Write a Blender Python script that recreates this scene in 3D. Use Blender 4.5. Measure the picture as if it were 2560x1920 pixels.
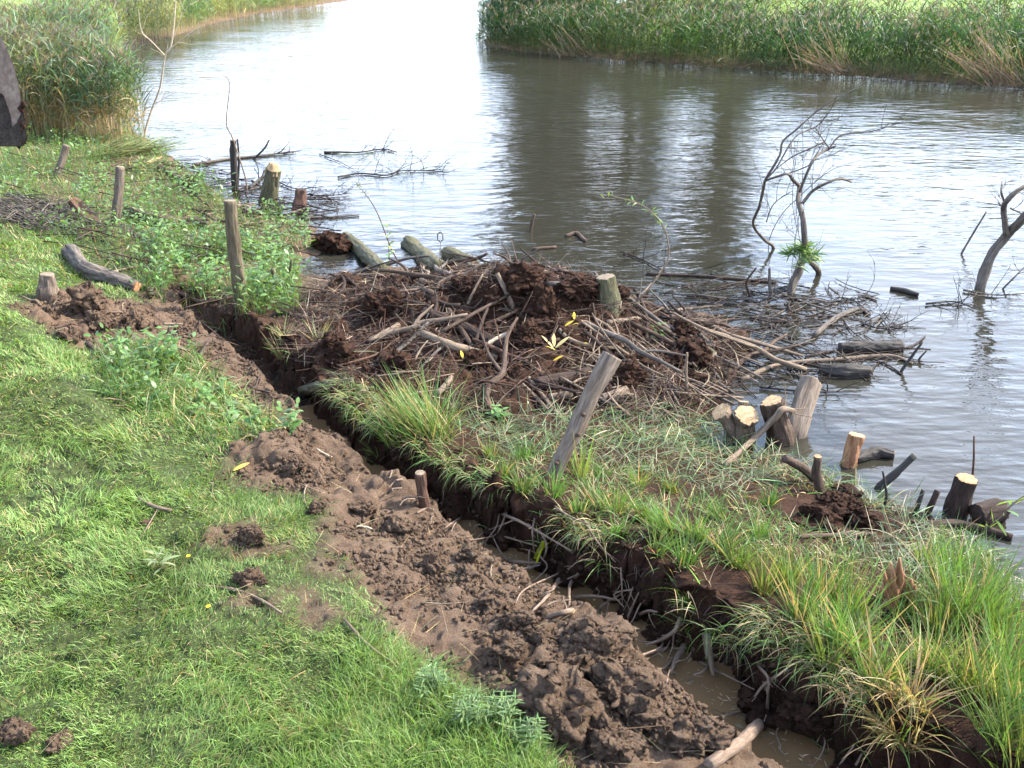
import bpy, math, random
import numpy as np
rng = np.random.default_rng(7); random.seed(7)
R = math.radians
S = bpy.context.scene
for o in list(bpy.data.objects): bpy.data.objects.remove(o)

# ------------------------------------------------------------ camera, sky, sun, exposure
CAM_H, PITCH, FPX = 4.0, R(24.3), 2170.0            # the photo seen as 2212 x 1659
cam = bpy.data.cameras.new('camera'); camo = bpy.data.objects.new('camera', cam)
S.collection.objects.link(camo); S.camera = camo
camo.location = (0, 0, CAM_H); camo.rotation_euler = (math.pi/2-PITCH, 0, 0)
cam.sensor_width = 36; cam.lens = FPX/2212*36; cam.clip_end = 2000; cam.clip_start = .05
cam.dof.use_dof = True; cam.dof.focus_distance = 8.5; cam.dof.aperture_fstop = 9.0
SUN_AZ, SUN_EL = R(72), R(40)                        # azimuth from +Y towards +X
w = bpy.data.worlds.new('World'); S.world = w; w.use_nodes = True
nt = w.node_tree; N = nt.nodes; Lk = nt.links; N.clear()
def nd(t, **k):
    n = N.new(t)
    for a, b in k.items(): setattr(n, a, b)
    return n
sky = nd('ShaderNodeTexSky', sky_type='NISHITA', sun_disc=False, sun_elevation=SUN_EL, sun_rotation=SUN_AZ)
sky.dust_density = 1.5
tc = nd('ShaderNodeTexCoord'); sep = nd('ShaderNodeSeparateXYZ'); Lk.new(tc.outputs['Generated'], sep.inputs[0])
mx = nd('ShaderNodeMath', operation='MAXIMUM'); Lk.new(sep.outputs[2], mx.inputs[0]); mx.inputs[1].default_value = 0
ad = nd('ShaderNodeMath', operation='ADD'); Lk.new(mx.outputs[0], ad.inputs[0]); ad.inputs[1].default_value = .3
dx = nd('ShaderNodeMath', operation='DIVIDE'); Lk.new(sep.outputs[0], dx.inputs[0]); Lk.new(ad.outputs[0], dx.inputs[1])
dy = nd('ShaderNodeMath', operation='DIVIDE'); Lk.new(sep.outputs[1], dy.inputs[0]); Lk.new(ad.outputs[0], dy.inputs[1])
cb = nd('ShaderNodeCombineXYZ'); Lk.new(dx.outputs[0], cb.inputs[0]); Lk.new(dy.outputs[0], cb.inputs[1])
nz = nd('ShaderNodeTexNoise'); nz.inputs['Scale'].default_value = 2.6; nz.inputs['Detail'].default_value = 7; nz.inputs['Roughness'].default_value = .55
Lk.new(cb.outputs[0], nz.inputs['Vector'])
rp = nd('ShaderNodeValToRGB'); rp.color_ramp.elements[0].position = .45; rp.color_ramp.elements[1].position = .62
Lk.new(nz.outputs[0], rp.inputs[0])
# more cloud low over the horizon
hz = nd('ShaderNodeMapRange'); Lk.new(mx.outputs[0], hz.inputs[0]); hz.inputs[1].default_value = .1; hz.inputs[2].default_value = .34; hz.inputs[3].default_value = 1.0; hz.inputs[4].default_value = 0.0
mxx = nd('ShaderNodeMath', operation='MAXIMUM'); Lk.new(rp.outputs[0], mxx.inputs[0]); Lk.new(hz.outputs[0], mxx.inputs[1])
hi = nd('ShaderNodeMapRange'); Lk.new(mx.outputs[0], hi.inputs[0]); hi.inputs[1].default_value = .62; hi.inputs[2].default_value = .85; hi.inputs[3].default_value = 1; hi.inputs[4].default_value = .15   # clearer overhead
mh = nd('ShaderNodeMath', operation='MULTIPLY'); Lk.new(mxx.outputs[0], mh.inputs[0]); Lk.new(hi.outputs[0], mh.inputs[1]); mxx = mh
sm = nd('ShaderNodeVectorMath', operation='SCALE'); Lk.new(sky.outputs[0], sm.inputs[0]); sm.inputs['Scale'].default_value = 3.2
mix = nd('ShaderNodeMix', data_type='RGBA'); Lk.new(mxx.outputs[0], mix.inputs[0]); Lk.new(sm.outputs[0], mix.inputs[6]); lowb = nd('ShaderNodeMapRange'); Lk.new(mx.outputs[0], lowb.inputs[0]); lowb.inputs[1].default_value = .08; lowb.inputs[2].default_value = .45; lowb.inputs[3].default_value = 1.2; lowb.inputs[4].default_value = 1.35
cc_ = nd('ShaderNodeVectorMath', operation='SCALE'); cc_.inputs[0].default_value = (10.2, 11.2, 13.4); Lk.new(lowb.outputs[0], cc_.inputs['Scale']); Lk.new(cc_.outputs[0], mix.inputs[7])
bg = nd('ShaderNodeBackground'); bg.inputs[1].default_value = .1; Lk.new(mix.outputs[2], bg.inputs[0])
wo = nd('ShaderNodeOutputWorld'); Lk.new(bg.outputs[0], wo.inputs[0])
sl = bpy.data.lights.new('sun', 'SUN'); sl.energy = 5.0; sl.angle = R(.5); sl.color = (1, .93, .80)
so = bpy.data.objects.new('sun', sl); S.collection.objects.link(so); so.location = (20, 10, 25)
import mathutils
sd_ = mathutils.Vector((math.sin(SUN_AZ)*math.cos(SUN_EL), math.cos(SUN_AZ)*math.cos(SUN_EL), math.sin(SUN_EL)))
so.rotation_euler = sd_.to_track_quat('Z', 'Y').to_euler()
S.view_settings.view_transform = 'Standard'; S.view_settings.look = 'None'; S.view_settings.exposure = 1.65; S.view_settings.gamma = 1

# ------------------------------------------------------------ projection helpers
cP, sP = math.cos(PITCH), math.sin(PITCH)
def ray(px, py):
    u = (px-1106)/FPX; v = (py-829.5)/FPX
    return np.array([u, cP-v*sP, -sP-v*cP])
def P(px, py, z=0.0):                     # point of the sight line at height z
    d = ray(px, py); t = (z-CAM_H)/d[2]; return np.array([t*d[0], t*d[1], z])
def VY(px, py, Y):                        # point of the sight line in the upright plane y = Y
    d = ray(px, py); t = Y/d[1]; return np.array([t*d[0], Y, CAM_H+t*d[2]])
def proj(p):
    p = np.asarray(p); dep = p[..., 1]*cP-(p[..., 2]-CAM_H)*sP
    dn = -p[..., 1]*sP-(p[..., 2]-CAM_H)*cP
    dep_ = np.maximum(dep, .01)
    return 1106+FPX*p[..., 0]/dep_, 829.5+FPX*dn/dep_, dep
def inview(p, mg=.2):
    x, y, d = proj(p); return (d > .3)&(x > -2212*mg)&(x < 2212*(1+mg))&(y > -1659*mg-60)&(y < 1659*(1+mg))

# ------------------------------------------------------------ noise
T2 = np.random.default_rng(1).random((256, 256)); T3 = np.random.default_rng(2).random((64, 64, 64))
def _q(t): return t*t*t*(t*(t*6-15)+10)
def vn2(x, y, s=0):
    x = x+s*17.31; y = y+s*9.77
    ix = np.floor(x).astype(int); iy = np.floor(y).astype(int); fx = _q(x-ix); fy = _q(y-iy)
    a = T2[ix & 255, iy & 255]; b = T2[(ix+1) & 255, iy & 255]; c = T2[ix & 255, (iy+1) & 255]; d = T2[(ix+1) & 255, (iy+1) & 255]
    return (a*(1-fx)+b*fx)*(1-fy)+(c*(1-fx)+d*fx)*fy
def fbm(x, y, sc, o=4, s=0, g=.5):        # about -1..1, sc in metres
    r = 0; a = 1; n = 0; f = 1/sc; c, q = .8, .6
    for i in range(o):
        r = r+a*(vn2((x*c-y*q)*f, (x*q+y*c)*f, s+i*3)*2-1); n += a; a *= g; f *= 2.03
    return r/n*1.5
def billow(x, y, sc, o=4, s=0, g=.5):
    r = 0; a = 1; n = 0; f = 1/sc; c, q = .8, .6
    for i in range(o):
        r = r+a*np.abs(vn2((x*c-y*q)*f, (x*q+y*c)*f, s+i*3)*2-1); n += a; a *= g; f *= 2.1
    return r/n
def vn3(p, s=0):
    p = p+s*5.37; i = np.floor(p).astype(int); f = _q(p-i); r = 0
    for a in (0, 1):
        for b in (0, 1):
            for c in (0, 1):
                wgt = (f[:, 0] if a else 1-f[:, 0])*(f[:, 1] if b else 1-f[:, 1])*(f[:, 2] if c else 1-f[:, 2])
                r = r+wgt*T3[(i[:, 0]+a) & 63, (i[:, 1]+b) & 63, (i[:, 2]+c) & 63]
    return r
def sst(a, b, x): t = np.clip((x-a)/(b-a), 0, 1); return t*t*(3-2*t)

# ------------------------------------------------------------ terrain
def pw(l): return np.array([P(*q)[:2] if len(q) == 3 else P(q[0], q[1], 0)[:2] for q in l])
TR_PX = [(1830, 1705), (1700, 1618), (1580, 1530), (1450, 1432), (1330, 1350), (1210, 1285), (1110, 1222), (1000, 1147), (912, 1100), (800, 1030), (735, 985), (690, 935), (640, 885), (590, 835), (540, 795), (480, 750), (425, 712), (380, 690)]
TRW = pw(TR_PX)
BL = np.vstack([[[7, -2.5], [4.2, 1.3], [2.6, 3.0]], TRW, [[-5.5, 13], [-8.5, 17], [-10.8, 20], [-14, 25]]])
def poly_sd(x, y, pl):                    # distance (right of travel positive), arclength
    best = np.full(x.shape, 1e9); sg = np.zeros(x.shape); ar = np.zeros(x.shape); acc = 0
    for (ax, ay), (bx, by) in zip(pl[:-1], pl[1:]):
        ex, ey = bx-ax, by-ay; L = math.hypot(ex, ey)
        t = np.clip(((x-ax)*ex+(y-ay)*ey)/L**2, 0, 1); qx = x-ax-t*ex; qy = y-ay-t*ey
        d = qx*qx+qy*qy; m = d < best-1e-9
        best = np.where(m, d, best); sg = np.where(m, ex*(y-ay)-ey*(x-ax), sg); ar = np.where(m, acc+t*L, ar); acc += L
    return np.sqrt(best)*np.where(sg > 0, -1, 1), ar
_off = np.cumsum([0]+[math.hypot(*(b-a)) for a, b in zip(BL[:-1], BL[1:])])
S0, S1 = _off[3], _off[3+len(TRW)-1]      # trench start and end along BL
SMID = _off[3+11]
CT = []                                   # control heights right of the trench
for q in [(760, 915, .33), (830, 960, .36), (960, 1030, .38), (1130, 1080, .4), (1240, 1130, .4), (1330, 1200, .42), (1480, 1270, .42), (1600, 1330, .42), (1730, 1420, .42), (1830, 1540, .42), (2000, 1640, .45),
          (1100, 960, .3), (1300, 1010, .27), (1400, 1080, .32), (1550, 1110, .26), (1700, 1130, .2), (1800, 1110, .12), (1750, 1230, .34), (1900, 1230, .27), (2050, 1280, .2), (2100, 1430, .34), (2190, 1480, .3), (2200, 1640, .42), (1450, 980, .12), (1350, 940, .16),
          (750, 680, .35), (850, 650, .42), (950, 640, .48), (1080, 615, .74), (1200, 635, .7), (1290, 650, .58), (1330, 645, .3), (1100, 690, .46), (1250, 720, .38), (900, 720, .42), (1000, 760, .4), (1200, 780, .36), (1400, 730, .26), (1500, 740, .14), (1450, 820, .16), (1350, 850, .2), (1200, 880, .24), (1000, 880, .28), (850, 780, .38), (800, 720, .38), (700, 700, .33), (620, 760, .34),
          (640, 660, .28), (507, 640, .28), (400, 600, .28), (300, 560, .28), (400, 500, .2), (250, 500, .25), (550, 520, .15), (560, 450, .08), (450, 450, .1), (300, 430, .14), (150, 400, .2), (200, 340, .2), (320, 325, .06)]:
    CT.append(P(*q))
SHORE = [(1565, 850), (1640, 765), (1530, 680), (1360, 668), (1240, 612), (1000, 590), (860, 578), (700, 590), (660, 575), (690, 500), (640, 460), (520, 425), (430, 388), (380, 345), (340, 305), (1500, 905), (1520, 945), (1620, 965), (1750, 995), (1850, 1050), (1930, 1095), (2050, 1135), (2150, 1195), (2215, 1280)]
for q in SHORE: CT.append(P(q[0], q[1], 0.0))
for q in [(1300, 480), (850, 470), (1750, 700), (1720, 850), (1900, 950), (2150, 1040), (2230, 1180), (1600, 580), (2000, 600), (700, 380), (520, 330), (1150, 540), (1680, 900), (2000, 780)]: CT.append(P(q[0], q[1], -.35))
for q in [(5, 8, -.6), (8, 12, -.8), (5.2, 5, -.5), (10, 6, -.9), (0, 14, -.7), (0, 18, -.9), (8, 18, -1), (-3, 18, -.8), (15, 12, -1), (7, 2, -.4), (4.2, 4.3, 0), (5.4, 2, 0), (3.6, 3, .4), (3.5, 1, .5), (16, 18, -1)]: CT.append(np.array(q, float))
CT = np.array(CT)
_n = len(CT); A = np.zeros((_n+3, _n+3))
A[:_n, :_n] = np.hypot(CT[:, None, 0]-CT[None, :, 0], CT[:, None, 1]-CT[None, :, 1]); A[:_n, _n] = 1; A[:_n, _n+1:] = CT[:, :2]; A[_n:, :_n] = A[:_n, _n:].T
_W = np.linalg.solve(A, np.r_[CT[:, 2], 0, 0, 0])
def rbf(x, y):
    r = _W[_n]+_W[_n+1]*x+_W[_n+2]*y
    for i in range(_n): r = r+_W[i]*np.hypot(x-CT[i, 0], y-CT[i, 1])
    return r
LSH = np.vstack([pw([(430, 388), (380, 345), (332, 305), (262, 274), (240, 190), (252, 105), (345, 88), (450, 52), (560, 28), (660, 14)]), [[-8, 75], [0, 95], [20, 125], [60, 170]]])
RSH = np.vstack([[[90, -25], [40, 10]], pw([(2700, 225), (2212, 188), (2000, 174), (1800, 160), (1600, 148), (1400, 135), (1200, 118), (1100, 108), (1050, 98)]), [[-1.2, 42.5], [-.2, 46], [3, 56], [14, 80], [50, 120], [90, 160]]])
def height0(x, y):
    sd, ar = poly_sd(x, y, BL)
    left = np.interp(-sd, [0, .35, .8, 1.6, 3.7, 6, 9, 40], [.3, .35, .45, .62, 1.72, 2.6, 2.9, 3.0])
    right = np.clip(rbf(x, y), -1.2, 1.0)
    wgt = sst(-.15, .15, sd); h = left*(1-wgt)+right*wgt
    dl, _ = poly_sd(x, y, LSH); dl = -dl
    dr, _ = poly_sd(x, y, RSH)
    zl = np.interp(dl, [-4, 0, .3, 2, 5, 14, 60], [-1.2, 0, .1, .2, .35, 1.5, 4])
    zr = np.interp(dr, [-4, 0, .25, 1.5, 4, 8, 12, 80], [-1.2, 0, .1, .3, .7, 1.35, 1.6, 3.5])
    far = np.maximum(zl, zr)
    wy = sst(14.5, 19, y+.25*x*0); return h*(1-wy)+far*wy, sd, ar
def G0(px, py, f):
    d = ray(px, py); t = np.geomspace(1.5, 120, 2500); z = CAM_H+t*d[2]; h = np.maximum(f(t*d[0], t*d[1]), 0)
    k = np.argmax(z < h)
    if z[k] >= h[k]: k = len(t)-1
    k = max(k, 1); a = z[k-1]-h[k-1]; b = h[k]-z[k]; q = t[k-1]+(t[k]-t[k-1])*a/max(a+b, 1e-9)
    p = q*d; p[2] += CAM_H; return p
h0 = lambda x, y: height0(x, y)[0]
def world_poly(l): return np.array([G0(a, b, h0)[:2] for a, b in l])
def poly_mask(x, y, pl, soft=.12):        # 1 inside, soft edge
    ins = np.zeros(x.shape, bool); best = np.full(x.shape, 1e9)
    for (ax, ay), (bx, by) in zip(pl, np.roll(pl, -1, 0)):
        c = ((ay > y) != (by > y)); xx = (bx-ax)*(y-ay)/((by-ay) if abs(by-ay) > 1e-9 else 1e-9)+ax
        ins ^= c & (x < xx)
        ex, ey = bx-ax, by-ay; t = np.clip(((x-ax)*ex+(y-ay)*ey)/(ex*ex+ey*ey+1e-12), 0, 1)
        best = np.minimum(best, np.hypot(x-ax-t*ex, y-ay-t*ey))
    return sst(-soft, soft, np.where(ins, best, -best))
SOIL1 = world_poly([(15, 668), (80, 640), (150, 628), (230, 640), (310, 650), (420, 660), (480, 700), (600, 800), (680, 900), (640, 885), (540, 850), (440, 800), (340, 775), (270, 792), (180, 765), (90, 715)])
SOIL2 = world_poly([(470, 990), (555, 945), (620, 930), (700, 965), (900, 1095), (1210, 1285), (1450, 1432), (1700, 1618), (1800, 1690), (1700, 1750), (1270, 1700), (1250, 1659), (1170, 1570), (1110, 1510), (1000, 1475), (950, 1445), (880, 1400), (830, 1330), (790, 1280), (715, 1200), (720, 1130), (650, 1080), (560, 1055), (490, 1035)])
PATCH = [world_poly(q) for q in ([(440, 1140), (520, 1130), (610, 1165), (590, 1190), (500, 1185)], [(510, 1240), (570, 1245), (600, 1290), (540, 1270)], [(600, 1255), (690, 1270), (730, 1330), (640, 1310)], [(-40, 1560), (90, 1570), (170, 1640), (120, 1680), (-40, 1680)], [(370, 1560), (450, 1540), (520, 1590), (420, 1610)], [(640, 1190), (740, 1200), (760, 1260), (690, 1250)])]
PEAT = world_poly([(640, 650), (760, 620), (900, 590), (1080, 575), (1340, 610), (1400, 680), (1620, 720), (1600, 830), (1420, 890), (1200, 905), (960, 900), (700, 880), (620, 780)])
BUMP = [(G0(610, 985, h0), .2, .28), (G0(215, 690, h0), .16, .4), (G0(1290, 1440, h0), .08, .3), (G0(860, 1190, h0), .07, .3), (G0(1100, 625, h0), .12, .35), (G0(1180, 700, h0), .1, .2), (G0(1230, 650, h0), .08, .3), (G0(880, 985, h0), .05, .2), (G0(1000, 1320, h0), .06, .3)]
def height(x, y):
    h, sd, ar = height0(x, y)
    wob = np.hypot(x*1, y-7) < 14
    sdw = sd+np.where(wob, .07*fbm(x, y, .45, 3, 5)+.035*fbm(x, y, .12, 3, 9), 0)
    s1 = poly_mask(x+.1*fbm(x, y, .5, 3, 21), y+.1*fbm(x, y, .5, 3, 22), SOIL1, .15)
    s2 = poly_mask(x+.1*fbm(x, y, .5, 3, 21), y+.1*fbm(x, y, .5, 3, 22), SOIL2, .12)
    pa = 0
    for q in PATCH: pa = np.maximum(pa, poly_mask(x+.12*fbm(x, y, .3, 3, 23), y+.12*fbm(x, y, .3, 3, 24), q, .1))
    peat = poly_mask(x, y, PEAT, .25)
    s2 = np.maximum(s2, sst(-.42, -.22, sd)*sst(.3, .1, sd)*(ar < S1+.3)*(ar > S0-2)); s2 = np.maximum(s2, sst(-.95, -.7, sd+.15*fbm(x, y, .4, 3, 25))*sst(.3, .1, sd)*(ar < SMID+.2)*(ar > S0-2))
    soil = np.maximum(np.maximum(s1, s2), pa*.9)
    for g, a, r in BUMP: h = h+a*np.exp(-((x-g[0])**2+(y-g[1])**2)/r**2)
    land = sst(-.3, .2, h)
    near = sst(30, 12, y)
    cl = billow(x, y, .42, 4, 31)
    mod = sst(-.35, .45, fbm(x, y, .7, 2, 43)); h = h+np.maximum(s1, s2)*((.09+.13*mod)*cl-.06+(.016+.016*mod)*fbm(x, y, .10, 4, 41, .65)+(.012+.02*mod)*(.5-billow(x, y, .07, 2, 47)))+pa*(.05*cl)
    h = h+peat*(.34*billow(x, y, .55, 4, 51)-.09+.03*fbm(x, y, .1, 3, 55))*near
    isl = sst(.1, .4, sd)*near
    h = h+isl*land*(.045*fbm(x, y, .5, 4, 61)+.015*fbm(x, y, .1, 2, 64))
    h = h+.06*sst(.1, .3, sd)*sst(1.0, .4, sd)*(np.hypot(x, y-7) < 7)*land
    h = h+(1-isl)*(1-soil)*near*(.03*fbm(x, y, .8, 4, 71)+.008*fbm(x, y, .12, 2, 74))
    h = h+(1-near)*.08*fbm(x, y, 6, 4, 77)*land
    # trench
    hw = np.interp(ar, [S0-3, S0, S0+1, SMID, S1-1.2, S1-.3, S1], [.22, .2, .17, .14, .2, .14, 0])
    kk_ = _off[3:]
    hl = np.interp(ar, [S0, kk_[4], kk_[5], kk_[6], kk_[7], kk_[8], kk_[9], kk_[10], kk_[11], S1-1.2, S1-.3, S1], [.3, .28, .24, .16, .12, .05, .07, .18, .18, .2, .14, 0])
    fl = np.interp(ar, [S0, SMID-.4, SMID, S1-1, S1], [-.16, -.14, -.03, .06, .28])
    up_r = fl+np.clip((sdw-hw+.05)/.16, 0, 1)*1.0
    up_l = fl+np.clip((-sdw-hl)/.26, 0, 1)**.8*.8
    tr = np.where(sdw > 0, up_r, up_l); on = (hw > .01)
    h = np.where(on, np.minimum(h, tr+.03*fbm(x, y, .1, 3, 81)), h)
    face = on*sst(.05, -.05, np.abs(sdw)-hw-.2)
    face = np.clip(face, 0, 1); lip = on*isl0(sdw, hw)
    return h, sd, ar, soil, peat, face, lip
def isl0(sdw, hw): return sst(hw+.02, hw+.10, sdw)*sst(hw+.55, hw+.12, sdw)
def axis(lo, hi, a, b, st, gr, cap, nr):
    m = list(np.arange(a, b, st)); v = a; s = st; L_ = []
    while v > lo: s = min(s*gr, .4 if abs(v) < nr else cap); v -= s; L_.append(v)
    v = m[-1]; s = st; H_ = []
    while v < hi: s = min(s*gr, .4 if abs(v) < nr else cap); v += s; H_.append(v)
    return np.array(L_[::-1]+m+H_)
GX = axis(-220, 220, -5.4, 4.4, .017, 1.05, 8, 26); GY = axis(-40, 420, 2.3, 11.4, .017, 1.04, 8, 66)
XX, YY = np.meshgrid(GX, GY)
HH, SDm, ARm, SOILm, PEATm, FACEm, LIPm = height(XX, YY)
def Hq(x, y):
    x = np.asarray(x, float); y = np.asarray(y, float)
    i = np.clip(np.searchsorted(GX, x)-1, 0, len(GX)-2); j = np.clip(np.searchsorted(GY, y)-1, 0, len(GY)-2)
    fx = np.clip((x-GX[i])/(GX[i+1]-GX[i]), 0, 1); fy = np.clip((y-GY[j])/(GY[j+1]-GY[j]), 0, 1)
    return (HH[j, i]*(1-fx)+HH[j, i+1]*fx)*(1-fy)+(HH[j+1, i]*(1-fx)+HH[j+1, i+1]*fx)*fy
def Mq(M, x, y):
    i = np.clip(np.searchsorted(GX, x), 0, len(GX)-1); j = np.clip(np.searchsorted(GY, y), 0, len(GY)-1); return M[j, i]
def G(px, py, lift=0.0):
    p = G0(px, py, Hq); p[2] += lift; return p

# ------------------------------------------------------------ mesh + object helpers
WL = {}
def mk(name, V, F, mat, parent=None, smooth=True, tint=None, label=None, cat=None, group=None, kind=None, attrs=None, origin=None, grain=None):
    V = np.asarray(V, float)
    if origin is None: origin = np.array([V[:, 0].mean(), V[:, 1].mean(), V[:, 2].min()])
    me = bpy.data.meshes.new(name)
    Fs = [np.asarray(f, int) for f in (F if isinstance(F, list) else [F]) if len(f)]
    lv = np.concatenate([f.ravel() for f in Fs]); lt = np.concatenate([np.full(len(f), f.shape[1]) for f in Fs])
    me.vertices.add(len(V)); me.vertices.foreach_set('co', (V-origin).astype(np.float32).ravel())
    me.loops.add(len(lv)); me.loops.foreach_set('vertex_index', lv.astype(np.int32))
    me.polygons.add(len(lt)); me.polygons.foreach_set('loop_start', np.r_[0, np.cumsum(lt)[:-1]].astype(np.int32)); 
    me.polygons.foreach_set('use_smooth', np.full(len(lt), smooth))
    me.update(calc_edges=True)
    if tint is not None:
        a = me.attributes.new('tint', 'FLOAT_COLOR', 'POINT'); t = np.ones((len(V), 4), np.float32); t[:, :3] = tint; a.data.foreach_set('color', t.ravel())
    for k, v in (attrs or {}).items():
        a = me.attributes.new(k, 'FLOAT', 'POINT'); a.data.foreach_set('value', np.asarray(v, np.float32).ravel())
    if tint is None and not attrs:
        if grain is None: grain = tube.grain if len(tube.grain) == len(V) else V-origin
        a = me.attributes.new('grain', 'FLOAT_VECTOR', 'POINT'); a.data.foreach_set('vector', np.asarray(grain, np.float32).ravel())
    me.materials.append(mat)
    o = bpy.data.objects.new(name, me); S.collection.objects.link(o)
    if parent is not None:
        o.parent = parent; o.location = mathutils.Vector(origin)-WL[parent.name]
    else: o.location = origin
    WL[o.name] = mathutils.Vector(origin)
    tag(o, label, cat, group, kind); return o
def tag(o, label=None, cat=None, group=None, kind=None):
    for k, v in (('label', label), ('category', cat), ('group', group), ('kind', kind)):
        if v: o[k] = v
def empty(name, loc, label, cat, group=None):
    o = bpy.data.objects.new(name, None); S.collection.objects.link(o); o.location = loc; o.empty_display_size = .1; WL[o.name] = mathutils.Vector(loc); tag(o, label, cat, group); return o
class MB:
    def __init__(s): s.v = []; s.q = []; s.t = []; s.c = []; s.g = []; s.n = 0
    def add(s, V, Q=None, T=None, tint=None):
        V = np.asarray(V, float)
        if Q is not None and len(Q): s.q.append(np.asarray(Q, int)+s.n)
        if T is not None and len(T): s.t.append(np.asarray(T, int)+s.n)
        s.v.append(V); s.n += len(V); s.g.append(tube.grain if len(tube.grain) == len(V) else V)
        if tint is not None: s.c.append(np.broadcast_to(np.asarray(tint, float), (len(V), 3)))
        return s
    def build(s, name, mat, parent=None, **k):
        F = []
        if s.q: F.append(np.vstack(s.q))
        if s.t: F.append(np.vstack(s.t))
        return mk(name, np.vstack(s.v), F, mat, parent, tint=np.vstack(s.c) if s.c else None, grain=np.vstack(s.g) if not s.c else None, **k)
def catmull(p, n):
    p = np.asarray(p, float)
    if len(p) < 2: return p
    q = np.vstack([2*p[0]-p[1], p, 2*p[-1]-p[-2]]); out = []
    for i in range(len(p)-1):
        a, b, c, d = q[i:i+4]
        for t in np.arange(n)/n: out.append(.5*(2*b+(c-a)*t+(2*a-5*b+4*c-d)*t*t+(3*b-a-3*c+d)*t**3))
    return np.array(out+[p[-1]])
def tube(p, r, n=8, sub=3, rough=0., cap=True, seed=None, rs=.5):
    p = np.asarray(p, float); r = np.interp(np.linspace(0, 1, (len(p)-1)*sub+1), np.linspace(0, 1, len(np.atleast_1d(r))), np.atleast_1d(r)) if sub > 0 else np.asarray(r)
    if sub > 0: p = catmull(p, sub)
    m = len(p); tg = np.gradient(p, axis=0); tg /= np.linalg.norm(tg, axis=1)[:, None]+1e-12
    u = np.cross(tg[0], [0, 0, 1.]); u = u if np.linalg.norm(u) > .1 else np.cross(tg[0], [1., 0, 0]); u /= np.linalg.norm(u)
    U = [u]
    for i in range(1, m): u = u-tg[i]*np.dot(u, tg[i]); u /= np.linalg.norm(u)+1e-12; U.append(u)
    U = np.array(U); W_ = np.cross(tg, U); a = np.arange(n)/n*2*math.pi
    rad = np.repeat(r[:, None], n, 1)
    if rough and r.max() > .035 and n >= 14:
        n = 36; a = np.arange(n)/n*2*math.pi; rad = np.repeat(r[:, None], n, 1)
    if rough:
        sd = rng.random()*40 if seed is None else seed
        ln = np.r_[0, np.cumsum(np.linalg.norm(np.diff(p, axis=0), axis=1))]/max(r.max(), 1e-4)
        q = np.stack([np.repeat(np.cos(a)[None]*1.6, m, 0)+sd, np.repeat(np.sin(a)[None]*1.6, m, 0), np.repeat(ln[:, None]*rs, n, 1)], -1).reshape(-1, 3)
        rad = rad*(1+rough*(vn3(q)*2-1+.5*(vn3(q*2.3, 3)*2-1)).reshape(m, n))
        if n == 36: q2 = q*np.array([4.2, 4.2, .7]); rad = rad*(1-.10*np.clip(1.6-np.abs(vn3(q2, 7)*2-1)*6, 0, 1).reshape(m, n)+.07*(vn3(q2*np.array([1, 1, 2.5]), 9)*2-1).reshape(m, n))
    ln_ = np.r_[0, np.cumsum(np.linalg.norm(np.diff(p, axis=0), axis=1))]; so_ = rng.random()*20
    gr = np.stack([rad*np.cos(a)[None]+so_, rad*np.sin(a)[None], np.repeat(ln_[:, None]*.14, n, 1)], -1).reshape(-1, 3)
    V = p[:, None]+rad[..., None]*(np.cos(a)[None, :, None]*U[:, None]+np.sin(a)[None, :, None]*W_[:, None])
    i, j = np.meshgrid(np.arange(m-1), np.arange(n), indexing='ij'); k = (j+1) % n
    Q = np.stack([i*n+j, i*n+k, (i+1)*n+k, (i+1)*n+j], -1).reshape(-1, 4)
    V = V.reshape(-1, 3); T = np.zeros((0, 3), int)
    if cap:
        e0, e1 = len(V), len(V)+1; V = np.vstack([V, p[0], p[-1]]); gr = np.vstack([gr, [so_, 0, 0], [so_, 0, ln_[-1]*.14]]); j = np.arange(n); k = (j+1) % n
        T = np.vstack([np.stack([k, j, np.full(n, e0)], 1), np.stack([(m-1)*n+j, (m-1)*n+k, np.full(n, e1)], 1)])
    tube.grain = gr
    return V, Q, T
tube.grain = np.zeros((0, 3))
def disc_cap(V, n, m, end, off=.003, sc=.93):    # flat face 3 mm proud of a tube's end
    sc = sc*(1+rng.uniform(-.06, .05, (n, 1)))
    ring = V[:n] if end == 0 else V[(m-1)*n:m*n]; c = ring.mean(0); nm = np.cross(ring[1]-ring[0], ring[n//2]-ring[0]); nm /= np.linalg.norm(nm)
    ref = V[n:2*n].mean(0) if end == 0 else V[(m-2)*n:(m-1)*n].mean(0)
    if np.dot(nm, c-ref) < 0: nm = -nm
    r2 = c+(ring-c)*sc+nm*off; VV = np.vstack([c+nm*off*1.4, r2, c+(ring-c)*sc*.99-nm*.004]); j = np.arange(n)+1; k = np.roll(j, -1)
    return VV, np.stack([j, k, k+n, j+n], 1), np.stack([np.zeros(n, int), j, k], 1)
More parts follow.
